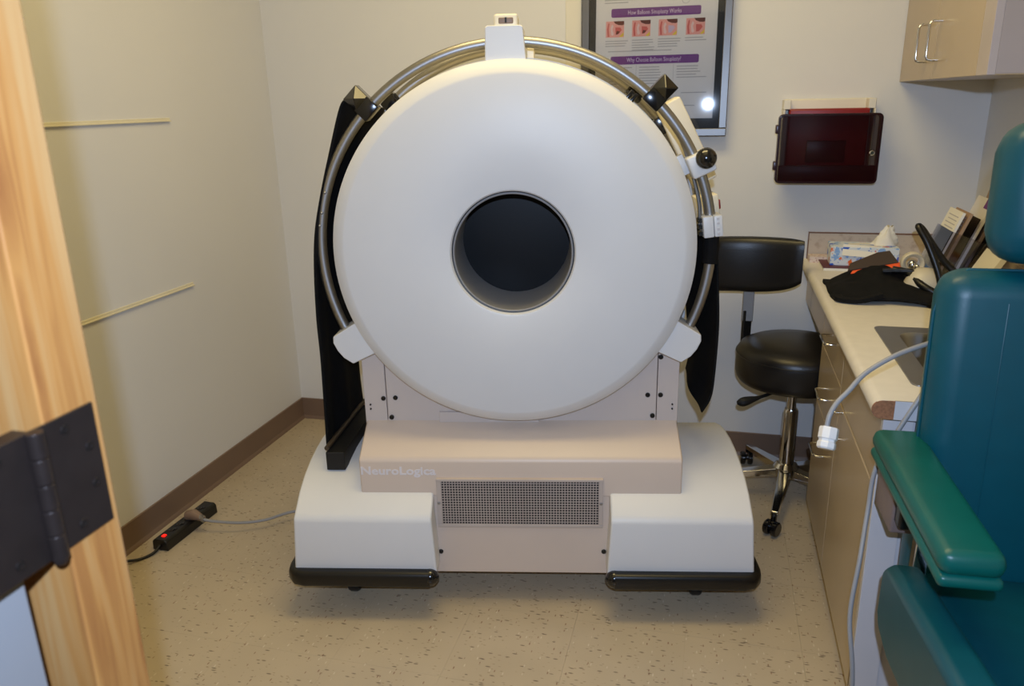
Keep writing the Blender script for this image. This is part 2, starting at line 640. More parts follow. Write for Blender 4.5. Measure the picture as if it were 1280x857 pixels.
# fenders
ARC = [(0.03, 0.085), (0.03, 0.252), (0.034, 0.266), (0.045, 0.276), (0.10, 0.316), (0.16, 0.342), (0.23, 0.360), (0.30, 0.370), (0.37, 0.374), (0.44, 0.370), (0.51, 0.358),
       (0.58, 0.336), (0.64, 0.306), (0.68, 0.272), (0.70, 0.24), (0.705, 0.085)]
for (ua, ub) in ((-0.668, -0.262), (0.258, 0.662)):
    def fend(p, u):
        f = (0.27 - p[1]) * 0.07 if p[1] < 0.27 else 0
        outer = abs(u) > 0.5
        return Vector((u + (math.copysign(f, u) if outer else -math.copysign(f * 0.75, u)), p[0], p[1]))
    b = BM()
    prism(b, ARC, fend, ua, ub)
    fo = obj('fender', b, 'white', SC, smooth=40, bevel=0.007, seg=3)
    # bumper round the foot
    so = -1 if ua < 0 else 1
    uo, ui = (ua, ub) if so < 0 else (ub, ua)
    uo += so * 0.012
    ui += so * 0.012
    path = [(ui, 0.028)] + [(uo - so * 0.03, 0.028), (uo - so * 0.012, 0.032), (uo - so * 0.003, 0.044), (uo, 0.062)] + [(uo, 0.2), (uo, 0.45), (uo, 0.70)]
    path = [(x, y, 0.076) for x, y in path]
    sec = [(0.026 * math.copysign(abs(math.cos(a)) ** 0.6, math.cos(a)), 0.026 * math.copysign(abs(math.sin(a)) ** 0.6, math.sin(a))) for a in [2 * PI * k / 20 for k in range(20)]]
    b = BM()
    tube(b, path, 1, sec=sec)
    bo = obj('bumper', b, 'black', SC, smooth=50, bevel=0.004)
    b = BM()
    ball(b, (ui, 0.028, 0.076), 0.027)
    obj('bumper_end', b, 'blackp', bo)
    # casters
    for uu, vv in ((uo - so * 0.145, 0.15), (uo - so * 0.09, 0.60), (ui + so * 0.11, 0.25)):
        b = BM()
        lathe(b, [(0, -0.016), (0.036, -0.016), (0.0395, -0.01), (0.0395, 0.01), (0.036, 0.016), (0, 0.016)], lambda a, c, h: Vector((uu + h, vv + a, -0.0138 + c)), 20)
        co = obj('caster', b, 'black', SC)
        b = BM()
        box(b, uu - 0.024, uu + 0.024, vv - 0.02, vv + 0.02, 0.026, 0.1)
        box(b, uu - 0.024, uu - 0.019, vv - 0.015, vv + 0.015, -0.02, 0.03)
        box(b, uu + 0.019, uu + 0.024, vv - 0.015, vv + 0.015, -0.02, 0.03)
        obj('caster_fork', b, 'steel', co)

# tan base cover
COVER = [(0.10, 0.303), (0.10, 0.412), (0.103, 0.422), (0.112, 0.430), (0.232, 0.492), (0.25, 0.496), (0.60, 0.496), (0.63, 0.48), (0.63, 0.303)]
b = BM()
prism(b, COVER, lambda p, u: Vector((u, p[0], p[1])), -0.479, 0.466)
obj('base_cover', b, 'tan', SC, smooth=40, bevel=0.006, seg=3)
b = BM()
box(b, -0.266, 0.258, 0.102, 0.62, 0.045, 0.33)
obj('front_panel', b, 'tan', SC, bevel=0.003)
# grille
gr_u0, gr_u1, gr_w0, gr_w1 = -0.252, 0.238, 0.205, 0.366
b = BM()
box(b, gr_u0, gr_u1, 0.088, 0.1015, gr_w1 - 0.0085, gr_w1)
box(b, gr_u0, gr_u1, 0.092, 0.1015, gr_w0, gr_w0 + 0.010)
box(b, gr_u0, gr_u0 + 0.014, 0.092, 0.1015, gr_w0 + 0.010, gr_w1 - 0.0085)
box(b, gr_u1 - 0.012, gr_u1, 0.092, 0.1015, gr_w0 + 0.010, gr_w1 - 0.0085)
gf = obj('grille_frame', b, 'grille', SC, bevel=0.0015)
hu0, hu1, hw0, hw1 = gr_u0 + 0.014, gr_u1 - 0.012, gr_w0 + 0.010, gr_w1 - 0.0085
b = BM()
box(b, hu0, hu1, 0.0985, 0.1012, hw0, hw1)
obj('grille_backing', b, 'gdark', gf)
b = BM()
NX, NZ = 56, 17
for k in range(NX + 1):
    x = hu0 + (hu1 - hu0) * k / NX
    box(b, x - 0.0012, x + 0.0012, 0.0945, 0.0960, hw0, hw1)
for k in range(NZ + 1):
    z = hw0 + (hw1 - hw0) * k / NZ
    box(b, hu0, hu1, 0.0945, 0.0960, z - 0.0012, z + 0.0012)
obj('perforated_sheet', b, 'grille', gf, smooth=0, kind='stuff')
for u in (gr_u0 + 0.006, gr_u1 - 0.006):
    b = BM()
    lathe(b, [(0, 0.0885), (0.002, 0.0885), (0.004, 0.0895), (0.0045, 0.092)], lambda a, c, h: Vector((u + a, h, 0.286 + c)), 14)
    obj('screw', b, 'steel', gf)


def bolt(u, v, w, r=0.0072):
    b = BM()
    lathe(b, [(0, v - 0.0058), (r * 0.7, v - 0.0052), (r, v - 0.003), (r, v + 0.002)], lambda a, c, h: Vector((u + a, h, w + c)), 16)
    obj('bolt', b, 'black', SC)


bolt(-0.249, 0.102, 0.117)
bolt(0.243, 0.102, 0.121)
# lettering on the cover
text('lettering', 'NeuroLogica', 0.036, 'logo', SC, Matrix.Translation((-0.474, 0.0995, 0.375)) @ Matrix.Rotation(PI / 2, 4, 'X'), width=0.222, bold=0.0009)

# neck panels
for (ua, ub) in ((-0.481, -0.4135), (-0.4115, 0.4015), (0.4035, 0.466)):
    b = BM()
    box(b, ua, ub, 0.232, 0.52, 0.47, 0.80)
    obj('neck_panel', b, 'tan2', SC, bevel=0.002)
b = BM()
box(b, -0.478, 0.463, 0.25, 0.52, 0.47, 0.79)
obj('neck_frame', b, 'blackm', SC)
b = BM()
box(b, -0.253, 0.05, 0.224, 0.24, 0.488, 0.522)
obj('lower_plate', b, 'tan2', SC, bevel=0.002)
for (u, w) in ((-0.422, 0.564), (-0.385, 0.566), (0.375, 0.574), (0.413, 0.574), (0.41, 0.693)):
    bolt(u, 0.232, w)
bolt(-0.400, 0.230, 0.503)
bolt(0.391, 0.230, 0.508)
for (u, w) in ((-0.463, 0.53), (-0.463, 0.544), (0.449, 0.53), (0.449, 0.544)):
    bolt(u, 0.232, w, 0.0028)

# gantry: body drum, front and rear covers, bore
BASE_PARTS = set(SC.children_recursive)
b = BM()
lathe(b, [(0.17, 0.14), (0.474, 0.14), (0.474, 0.52), (0.17, 0.52)], ring, 96, close=True)
obj('gantry_drum', b, 'cream', SC)
b = BM()
prof = [(0.1655, 0.125), (0.1655, 0.108), (0.169, 0.1015), (0.175, 0.0995), (0.30, 0.0985), (0.455, 0.1005), (0.463, 0.103), (0.487, 0.121), (0.4925, 0.127), (0.4935, 0.134), (0.4935, 0.150), (0.47, 0.152), (0.47, 0.125)]
lathe(b, prof, ring, 160, close=True)
obj('front_cover', b, 'white', SC, smooth=28)
b = BM()
lathe(b, [(r, 0.66 - (h - 0.0985)) for r, h in prof], ring, 96, close=True)
obj('rear_cover', b, 'white', SC, smooth=28)
b = BM()
lathe(b, [(0.1655, 0.124), (0.1655, 0.132), (0.159, 0.132), (0.159, 0.124)], ring, 96, close=True)
obj('bore_gasket', b, 'blackm', SC)
b = BM()
lathe(b, [(0.1625, 0.112), (0.1595, 0.110), (0.1575, 0.112), (0.1575, 0.335), (0.1625, 0.335)], ring, 96, close=True)
obj('bore_liner', b, 'liner', SC, smooth=40)
b = BM()
lathe(b, [(0, 0.326), (0.1, 0.326), (0.1574, 0.328), (0.1574, 0.345), (0, 0.345)], ring, 64)
cap = obj('bore_cover', b, 'cap', SC)
cap['label'] = 'black cover closing the bore'


# handle tubes
def arcpts(R, v, a0, a1, n):
    return [(CU + R * math.cos(math.radians(a0 + (a1 - a0) * k / n)), v, 1.024 + R * math.sin(math.radians(a0 + (a1 - a0) * k / n))) for k in range(n + 1)]


TR = 0.541
for v in (0.185, 0.455):
    b = BM()
    tube(b, arcpts(TR, v, 211, -31, 96), 0.0142, 14)
    obj('handle_tube', b, 'steel', SC, smooth=60)


def radial(ang, R, v):
    """matrix: local x = radial outwards, y = depth, z = tangent"""
    a = math.radians(ang)
    ex = Vector((math.cos(a), 0, math.sin(a)))
    ez = Vector((-math.sin(a), 0, math.cos(a)))
    m = Matrix.Identity(4)
    for i in range(3):
        m[i][0] = ex[i]
        m[i][1] = (0, 1, 0)[i]
        m[i][2] = ez[i]
    m.translation = Vector((CU, v, 1.024)) + ex * R
    return m


for v in (0.185, 0.455):
    for ang in (209.0, -29.0):
        b = BM()
        m = radial(ang, 0.54, v)
        out = [(-0.075, -0.056), (0.020, -0.050), (0.034, -0.022), (0.038, 0.004), (0.036, 0.030), (0.026, 0.046), (-0.075, 0.050)]
        sgn = 1 if ang < 90 else -1
        prism(b, [(x, z * sgn) for x, z in out], lambda p, t: m @ Vector((p[0], t, p[1])), -0.055, 0.05)
        obj('tube_bracket', b, 'white', SC, smooth=25, bevel=0.004)

# sensor box at the top
b = BM()
pr = [(-0.076, 1.51), (0.030, 1.51), (0.0215, 1.597), (0.016, 1.601), (-0.068, 1.601), (-0.074, 1.597)]
prism(b, pr, lambda p, t: Vector((p[0], t, p[1])), 0.135, 0.30)
sb = obj('top_box', b, 'white', SC, bevel=0.003)
b = BM()
rbox(b, -0.053, 0.008, 0.17, 0.26, 1.594, 1.631, 0.006, 3)
hd = obj('sensor_head', b, 'cream', SC)
b = BM()
rbox(b, -0.0415, -0.003, 0.168, 0.176, 1.6065, 1.6225, 0.0035, 3)
obj('sensor_window', b, 'taupe', hd)
b = BM()
box(b, -0.025, -0.020, 0.167, 0.169, 1.609, 1.622)
obj('sensor_mark', b, 'blackm', hd)
b = BM()
box(b, 0.026, 0.046, 0.30, 0.40, 1.48, 1.556)
obj('rear_block', b, 'cream', SC, bevel=0.003)
# shelf ring between the two tubes (cream shroud behind the front cover)
b = BM()
lathe(b, [(0.478, 0.20), (0.50, 0.20), (0.50, 0.44), (0.478, 0.44)], ring, 96, close=True)
obj('drum_band', b, 'cream', SC)


# black clamps with pyramid heads on the front tube
def clamp(ang, v, big=True):
    m = radial(ang, TR, v)
    b = BM()
    rbox(b, -0.021, 0.021, -0.024, 0.022, -0.026, 0.026, 0.004, 2, m)
    c = obj('clamp', b, 'blackp', SC)
    if big:
        hc = m @ Vector((0.036, 0, 0))
        q = 0.036
        cor = [(0, q), (q, 0), (0, -q), (-q, 0)]
        b = BM()
        A = [b.verts.new((hc.x + x, v + 0.022, hc.z + z)) for x, z in cor]
        B = [b.verts.new((hc.x + x, v - 0.016, hc.z + z)) for x, z in cor]
        tip = b.verts.new((hc.x, v - 0.046, hc.z))
        for k in range(4):
            b.faces.new((A[k], A[(k + 1) % 4], B[(k + 1) % 4], B[k]))
            b.faces.new((B[k], B[(k + 1) % 4], tip))
        b.faces.new(A[::-1])
        obj('clamp_head', b, 'blackp', c, smooth=0, bevel=0.002)


clamp(135, 0.185)
clamp(46.5, 0.185)
clamp(49.5, 0.455, False)
clamp(36.5, 0.455, False)
clamp(133, 0.455, False)
# little rods next to the clamps
for ang in (126.5, 52.5, 51):
    m = radial(ang, 0.50, 0.19)
    b = BM()
    rbox(b, -0.02, 0.022, -0.006, 0.006, -0.005, 0.005, 0.002, 2, m)
    obj('strap_pin', b, 'blackp', SC)
# cream bar on the rear tube, knob block, cable block
m = radial(27.5, 0.570, 0.455)
b = BM()
rbox(b, -0.040, 0.036, -0.04, 0.035, -0.125, 0.135, 0.006, 3, m)
rb = obj('rear_bar', b, 'cream', SC)
m = radial(24.5, 0.545, 0.185)
b = BM()
rbox(b, -0.030, 0.036, -0.036, 0.03, -0.030, 0.030, 0.006, 3, m)
kb = obj('knob_block', b, 'white', SC)
b = BM()
kc = m @ Vector((0.016, -0.052, 0.012))
ball(b, kc, 0.0275, 24)
lathe(b, [(0.009, 0), (0.009, 0.03)], lambda a, c, h: kc + Vector((a, h, c)), 14)
obj('ball_knob', b, 'blackp', kb)
m = radial(6.6, 0.541, 0.185)
b = BM()
rbox(b, -0.026, 0.002, -0.034, 0.028, -0.029, 0.029, 0.004, 2, m)
rbox(b, 0.003, 0.026, -0.034, 0.028, -0.029, 0.029, 0.004, 2, m)
cb = obj('cable_block', b, 'white', SC)
for z in (-0.02, -0.008, 0.008, 0.02):
    b = BM()
    box(b, 0.010, 0.017, -0.0355, -0.033, z - 0.003, z + 0.003, m)
    obj('cable_slot', b, 'greylam', cb)
for z in (-0.018, 0.0, 0.018):
    b = BM()
    box(b, -0.036, -0.024, -0.02, 0.01, z - 0.005, z + 0.005, m)
    obj('cable_clip', b, 'black', cb)
m = radial(8.0, 0.575, 0.42)
b = BM()
rbox(b, -0.04, 0.028, -0.05, 0.04, -0.045, 0.04, 0.006, 2, m)
rs = obj('rear_switch_box', b, 'cream', SC)
b = BM()
rbox(b, 0.026, 0.034, -0.04, -0.01, -0.006, 0.022, 0.003, 2, m)
obj('stop_button', b, 'red', rs)
# latch and thin hose by the rim
b = BM()
tube(b, smooth_path([(0.392, 0.20, 1.385), (0.432, 0.20, 1.32), (0.462, 0.20, 1.25), (0.49, 0.19, 1.15), (0.496, 0.19, 1.08)]), 0.0055, 8)
obj('hose', b, 'steel', SC)
m = radial(26, 0.505, 0.20)
b = BM()
rbox(b, -0.012, 0.012, -0.012, 0.012, -0.028, 0.028, 0.003, 2, m)
obj('latch', b, 'white', SC)


# ================================================================== LEAD CURTAINS on the scanner
def curtain(name, label, edge, v0, v1, rear, folds, amp):
    root = thing(name, label, 'curtain', SC.location, TH, 'black curtains hung from the scanner tubes')
    nt_, ns = 48, 20
    b = BM()
    E_ = smooth_path([(u, 0, w) for u, w in edge], 6)
    Rr_ = smooth_path([(u, 0, w) for u, w in rear], 6)

    def samp(P, t):
        f = t * (len(P) - 1)
        i = min(int(f), len(P) - 2)
        return P[i].lerp(P[i + 1], f - i)
    G = []
    for i in range(nt_ + 1):
        t = i / nt_
        e, r = samp(E_, t), samp(Rr_, t)
        row = []
        for j in range(ns + 1):
            s = j / ns
            p = e.lerp(r, s)
            a = amp * min(1, t * 2.5)
            du = a * math.sin(s * folds * 2 * PI + t * 1.5) + a * 0.4 * math.sin(s * folds * 4.3 + t * 9)
            vv = v0 + (v1 - v0) * s * (0.35 + 0.65 * min(1, t * 2.2)) + (0.02 * (1 - min(1, t * 2.2)))
            row.append(b.verts.new((p.x + du * (0.25 + 0.75 * min(1, s * 4)), vv, p.z)))
        G.append(row)
    for i in range(nt_):
        for j in range(ns):
            b.faces.new((G[i][j], G[i][j + 1], G[i + 1][j + 1], G[i + 1][j]))
    obj('cloth', b, 'cloth', root, smooth=60, solid=0.005)
    return root


LE = [(-0.45, 1.436), (-0.47, 1.41), (-0.506, 1.298), (-0.537, 1.193), (-0.563, 1.084), (-0.576, 0.971), (-0.583, 0.831), (-0.583, 0.711), (-0.588, 0.535), (-0.591, 0.428)]
LR = [(-0.375, 1.405), (-0.405, 1.37), (-0.452, 1.30), (-0.503, 1.19), (-0.53, 1.08), (-0.55, 0.97), (-0.56, 0.83), (-0.565, 0.71), (-0.565, 0.56), (-0.56, 0.44)]
cl = curtain('curtain', 'long black curtain down the left side of the scanner, weighted by a bar', LE, 0.165, 0.50, LR, 2, 0.006)
b = BM()
sk = Matrix.Identity(4)
sk[0][1] = 0.05
box(b, -0.588, -0.532, 0.12, 0.50, 0.378, 0.436, sk)
obj('weight_bar', b, 'blackm', cl, bevel=0.003)
b = BM()
tube(b, [(-0.578, 0.125, 0.447), (-0.555, 0.51, 0.447)], 0.0075, 10)
obj('batten', b, mat('batten_wood', (70, 58, 44), 0.5), cl)
for z in (1.19, 1.135, 1.10):
    b = BM()
    ball(b, (-0.527 - (1.19 - z) * 0.25, 0.168, z), 0.004, 8)
    obj('snap', b, 'steel', cl)
RE = [(0.541, 1.062), (0.549, 1.003), (0.558, 0.88), (0.562, 0.774), (0.557, 0.63), (0.548, 0.575), (0.527, 0.535)]
RR = [(0.500, 1.06), (0.502, 1.0), (0.502, 0.88), (0.514, 0.78), (0.528, 0.68), (0.530, 0.62), (0.52, 0.575)]
cr = curtain('curtain', 'short black curtain down the right side of the scanner, beside the stool', RE, 0.19, 0.47, RR, 1, 0.006)
b = BM()
tube(b, arcpts(TR, 0.185, 3.2, -4.5, 8), 0.022, 12)
obj('sleeve', b, 'cloth', cr)

# the scanner stands about 10 cm clear of the floor: bring its parts to true size and height above the Empty on the floor
KS = 0.9635
# gantry and curtains sit a little further back, over the rear part of the tan cover, with a 32 cm bore
EYE = Vector((0.0917, -1.962, 1.42))
GM = Matrix.Translation(EYE) @ Matrix.Scale(1.026, 4) @ Matrix.Translation(-EYE)
for root in (SC, cl, cr):
    for o in root.children_recursive:
        if o not in BASE_PARTS:
            o.data.transform(GM)
KM = Matrix.Translation((0, 0, 1.42 * (1 - KS))) @ Matrix.Scale(KS, 4)
for root in (SC, cl, cr):
    root.location = (-0.481 * KS, 1.904 * KS, 0)
    for o in root.children_recursive:
        o.data.transform(KM)

# ================================================================== POWER STRIP and scanner cable on the floor
ps = thing('power_strip', 'black power strip with lit red switch by the baseboard', 'power strip', (-1.735, 2.065, 0), math.radians(-1.5))
b = BM()
prism(b, [(-0.030, 0.0), (0.030, 0.0), (0.028, 0.032), (0.02, 0.040), (-0.02, 0.040), (-0.028, 0.032)], lambda p, t: Vector((p[0], t, p[1])), -0.135, 0.135)
obj('body', b, 'black', ps, bevel=0.003)
b = BM()
rbox(b, -0.006, 0.006, -0.116, -0.102, 0.038, 0.044, 0.002, 2)
obj('switch', b, 'led', ps)
for k in range(5):
    b = BM()
    y = -0.065 + k * 0.038
    lathe(b, [(0, 0.0404), (0.012, 0.0404), (0.014, 0.0412), (0.0145, 0.040)], zl(0, y), 16)
    so_ = obj('socket', b, 'blackp', ps)
    b = BM()
    for dx in (-0.006, 0.004):
        box(b, dx, dx + 0.002, y - 0.004, y + 0.004, 0.0405, 0.0415)
    obj('slot', b, 'blackm', so_)
b = BM()
tube(b, smooth_path([(-1.738, 1.935, 0.02), (-1.742, 1.90, 0.008), (-1.765, 1.86, 0.006), (-1.80, 1.81, 0.02), (-1.822, 1.72, 0.04), (-1.82, 1.5, 0.03), (-1.82, 1.25, 0.01)]), 0.0048, 8)
bmesh.ops.transform(b, matrix=ps.matrix_basis.inverted(), verts=b.verts)
obj('cable', b, 'cordb', ps)
sc2 = thing('scanner_cord', 'grey mains cord lying on the floor between scanner and power strip', 'cord')
b = BM()
tube(b, smooth_path([(-1.66, 2.066, 0.050), (-1.62, 2.072, 0.044), (-1.534, 2.096, 0.036), (-1.464, 2.137, 0.033), (-1.395, 2.205, 0.036), (-1.25, 2.27, 0.045), (-1.0, 2.30, 0.07)]), 0.0052, 8)
obj('cable', b, 'cord', sc2)
b = BM()
pl = [Vector((-1.735, 2.086, 0.046)), Vector((-1.705, 2.077, 0.058)), Vector((-1.678, 2.070, 0.055)), Vector((-1.660, 2.066, 0.050))]
tube(b, pl, [0.019, 0.019, 0.013, 0.008], 14)
obj('plug', b, 'plugb', sc2)
b = BM()
for t in (0.15, 0.5, 0.85):
    p = pl[2].lerp(pl[3], t)
    tube(b, [p, p + Vector((0.004, 0.001, 0))], 0.0125, 12)
obj('plug_ribs', b, 'steel', sc2)

# ================================================================== POSTER
FX, FY, FZ = -0.238, YB - 0.026, 1.28
pf = thing('framed_poster', 'framed medical poster with purple title bars and four pink pictures', 'poster', (FX, FY, FZ))
pf.rotation_euler = (math.radians(-1.73), 0, math.radians(0.9))
HW, PH = 0.267, 0.90


def pbox(name, x0, x1, z0, z1, y0, y1, m, par=pf, bev=0.0):
    b = BM()
    box(b, x0, x1, y0, y1, z0, z1)
    return obj(name, b, m, par, bevel=bev)


# local y: 0 on the wall, negative to the viewer
for (x0, x1, z0, z1) in ((-HW, HW, 0, 0.028), (-HW, HW, PH - 0.028, PH), (-HW, -HW + 0.028, 0.028, PH - 0.028), (HW - 0.028, HW, 0.028, PH - 0.028)):
    pbox('frame_rail', x0, x1, z0, z1, -0.028, -0.002, 'silver', bev=0.003)
i0 = 0.028
for (x0, x1, z0, z1) in ((-HW + i0, HW - i0, i0, i0 + 0.036), (-HW + i0, HW - i0, PH - i0 - 0.036, PH - i0), (-HW + i0, -HW + i0 + 0.023, i0 + 0.036, PH - i0 - 0.036), (HW - i0 - 0.023, HW - i0, i0 + 0.036, PH - i0 - 0.036)):
    pbox('mat_border', x0, x1, z0, z1, -0.019, -0.004, 'blackm')
sheet = pbox('sheet', -HW + 0.05, HW - 0.05, 0.06, PH - 0.06, -0.014, -0.005, 'paper')
pbox('pane', -HW + 0.026, HW - 0.026, 0.026, PH - 0.026, -0.0235, -0.0215, 'glass')
FRT = -0.0144


def flat(name, pts, m, par, y=FRT):
    b = BM()
    prism(b, pts, lambda p, t: Vector((p[0], t, p[1])), y, -0.0135)
    return obj(name, b, m, par, smooth=0)


TX = Matrix.Rotation(PI / 2, 4, 'X')
for z0, z1, s, tx, tw in ((0.420, 0.450, 'How Balloon Sinuplasty Works', -0.100, 0.190), (0.258, 0.287, 'Why Choose Balloon Sinuplasty?', -0.101, 0.196)):
    flat('title_bar', rrect(-0.160, 0.158, z0, z1, 0.006), 'purple', sheet)
    text('lettering', s, 0.0205, 'inkw', sheet, Matrix.Translation((tx, FRT - 0.0003, z0 + 0.0085)) @ TX, width=tw, ext=0.0002)
for i, x in enumerate((-0.179, -0.084, 0.011, 0.108)):
    z = 0.353
    s_ = 0.066
    z1 = z + 0.055
    pc = flat('picture', [(x, z), (x + s_, z), (x + s_, z1), (x, z1)], 'pink', sheet)

    def fp(n, pts, m, k=1):
        flat(n, [(x + a * s_, z + c * 0.055) for a, c in pts], m, pc, FRT - 0.00025 * k)
    fp('dark_dome', [(0.42, 1.0), (0.5, 0.86), (0.7, 0.76), (0.9, 0.74), (1, 0.78), (1, 1)], 'brown')
    fp('nasal_fold', [(0.10, 0.05), (0.06, 0.5), (0.12, 0.88), (0.2, 0.88), (0.16, 0.5), (0.2, 0.05)], 'rose')
    fp('passage', [(0.28, 0.2), (0.26, 0.6), (0.34, 0.82), (0.42, 0.7), (0.36, 0.5), (0.44, 0.2), (0.36, 0.1)], 'pale')
    fp('sinus', [(0.52, 0.62), (0.8, 0.6), (0.88, 0.45), (0.7, 0.2), (0.54, 0.16)], 'lilac' if i == 2 else 'rose')
    if i < 2:
        fp('fluid', [(0.6, 0.4), (0.78, 0.36), (0.68, 0.2), (0.56, 0.18)], 'brown', 2)
    fp('fat_pad', [(0.74, 0.04), (0.98, 0.3), (0.98, 0.1), (0.86, 0.0)], 'yellow')
b = BM()


def line(x0, x1, z):
    box(b, x0, x1, FRT, -0.0135, z - 0.0016, z + 0.0016)


for i, x in enumerate((-0.18, -0.083, 0.010, 0.106)):
    for k in range((3, 5, 4, 2)[i]):
        line(x, x + random.uniform(0.06, 0.083), 0.340 + i * 0.001 - k * 0.0085)
line(-0.17, 0.06, 0.304)
for k in range(7):
    line(-0.055, 0.037 + random.uniform(-0.02, 0.012), 0.247 - k * 0.0095)
for k in range(5):
    line(0.081, 0.18 + random.uniform(-0.03, 0.012), 0.247 - k * 0.0095)
for k in range(7):
    line(-0.165, -0.08 + random.uniform(-0.02, 0.012), 0.247 - k * 0.0095)
for k in range(3):
    line(-0.185, -0.10 + 0.05 * k, 0.470 + k * 0.009)
line(0.10, 0.19, 0.155)
line(0.10, 0.15, 0.11)
box(b, -0.066, -0.065, FRT, -0.0135, 0.17, 0.255)
box(b, 0.0685, 0.0695, FRT, -0.0135, 0.17, 0.255)
obj('small_print', b, 'ink', sheet, smooth=0, kind='stuff')
b = BM()
lathe(b, [(0.013, -0.0144), (0.0145, -0.0144), (0.0145, -0.0135), (0.013, -0.0135)], lambda a, c, h: Vector((0.104 + a, h, 0.472 + c)), 20, close=True)
obj('round_emblem', b, 'ink', sheet)

# ================================================================== WALL DISPENSER
wd = thing('wall_dispenser', 'wall box with dark red see-through door, between poster and wall cabinet', 'dispenser', (0.375, YB, 1.12))


def lb(name, x0, x1, y0, y1, z0, z1, m, par, r=0.006):
    b = BM()
    rbox(b, x0, x1, y0, y1, z0, z1, r, 3)
    return obj(name, b, m, par)


lb('backplate', -0.155, 0.147, -0.02, 0.0, 0.02, 0.285, 'cream', wd)
b = BM()
box(b, -0.155, -0.148, -0.095, -0.015, 0.03, 0.25)
box(b, 0.140, 0.147, -0.095, -0.015, 0.03, 0.25)
box(b, -0.155, 0.147, -0.095, -0.015, 0.02, 0.03)
box(b, -0.155, -0.13, -0.08, -0.015, 0.25, 0.284)
box(b, 0.122, 0.147, -0.08, -0.015, 0.25, 0.284)
obj('housing', b, 'cream', wd, bevel=0.003)
cbx = lb('container', -0.135, 0.128, -0.092, -0.02, 0.04, 0.252, 'red', wd)
lb('container_flap', -0.07, 0.06, -0.097, -0.09, 0.07, 0.145, 'darkred', cbx, 0.003)
b = BM()
# hollow door shell: front slab with a rim
prism(b, rrect(-0.170, 0.166, 0.0, 0.236, 0.016), lambda p, t: Vector((p[0], t, p[1])), -0.135, -0.128)
dr = obj('door', b, 'redglass', wd, bevel=0.003)
b = BM()
ro, ri = rrect(-0.170, 0.166, 0.0, 0.236, 0.016), rrect(-0.163, 0.159, 0.007, 0.229, 0.011)
V4 = [[b.verts.new((x, y, z)) for x, z in r] for r, y in ((ro, -0.1285), (ro, -0.090), (ri, -0.090), (ri, -0.1285))]
for q in range(4):
    P, Q = V4[q], V4[(q + 1) % 4]
    for k in range(len(P)):
        b.faces.new((P[k], P[(k + 1) % len(P)], Q[(k + 1) % len(P)], Q[k]))
obj('door_rim', b, 'darkred', dr)
b = BM()
rbox(b, -0.160, 0.158, -0.1275, -0.11, 0.008, 0.062, 0.003, 2)
obj('door_tray', b, mat('smoked_brown', (52, 36, 36), 0.35), dr)
for z in (0.17, 0.045):
    lb('hinge', -0.178, -0.165, -0.125, -0.085, z, z + 0.03, 'darkred', dr, 0.003)
b = BM()
lathe(b, [(0, -0.147), (0.006, -0.147), (0.009, -0.144), (0.011, -0.135)], lambda a, c, h: Vector((0.139 + a, h, 0.105 + c)), 20)
obj('lock', b, 'chrome', dr)

# ================================================================== COUNTER AND CABINETS
CZ = 0.83
CX0 = 0.333
CE = 1.60
SX0, SX1, SY0, SY1 = 0.442, 0.80, 1.71, 2.14
ct = thing('countertop', 'cream laminate worktop with rounded front edge along the right wall', 'worktop', (0.6, 2.3, CZ - 0.04))


def wl(name, m, fnbm, parent, off, **k):
    """mesh given in world coordinates, parented to an Empty standing at off"""
    b = BM()
    fnbm(b)
    bmesh.ops.transform(b, matrix=parent.matrix_basis.inverted(), verts=b.verts)
    return obj(name, b, m, parent, **k)


def topfn(b):
    prof = [(SX0, CZ - 0.04), (SX0, CZ)] + [(CX0 + 0.02 + 0.02 * math.cos(math.radians(a)), CZ - 0.02 + 0.02 * math.sin(math.radians(a))) for a in range(90, 271, 18)]
    prism(b, prof, lambda p, t: Vector((p[0], t, p[1])), CE, YB)
    box(b, SX1, XR, CE, YB, CZ - 0.04, CZ)
    box(b, SX0, SX1, CE, SY0, CZ - 0.04, CZ)
    box(b, SX0, SX1, SY1, YB, CZ - 0.04, CZ)


wl('slab', 'counter', topfn, ct, None, smooth=35)
wl('edge_core', 'core', lambda b: prism(b, [(CX0 + 0.042, CZ - 0.040), (CX0 + 0.042, CZ)] + [(CX0 + 0.019 + 0.0195 * math.cos(math.radians(a)), CZ - 0.02 + 0.0195 * math.sin(math.radians(a))) for a in range(90, 271, 18)],
                                        lambda p, t: Vector((p[0], t, p[1])), CE - 0.0015, CE + 0.002), ct, None)
wl('end_strip', 'greylam', lambda b: box(b, CX0 + 0.042, XR, CE - 0.0015, CE + 0.002, CZ - 0.04, CZ), ct, None)
bs = thing('backsplash', 'speckled beige laminate upstand behind the worktop', 'backsplash', (0.6, YB, CZ))
wl('back_board', 'splash', lambda b: box(b, 0.352, XR, YB - 0.016, YB, CZ, CZ + 0.097), bs, None)
wl('side_board', 'splash', lambda b: box(b, XR - 0.016, XR, CE, YB - 0.016, CZ, CZ + 0.097), bs, None)
wl('edge_line', 'brownline', lambda b: (box(b, 0.350, XR, YB - 0.017, YB, CZ + 0.097, CZ + 0.1), box(b, 0.350, 0.3525, YB - 0.017, YB, CZ, CZ + 0.097)), bs, None)

# sink
sk_ = thing('sink', 'stainless steel drop-in sink in the worktop', 'sink', (0.62, 1.92, CZ))


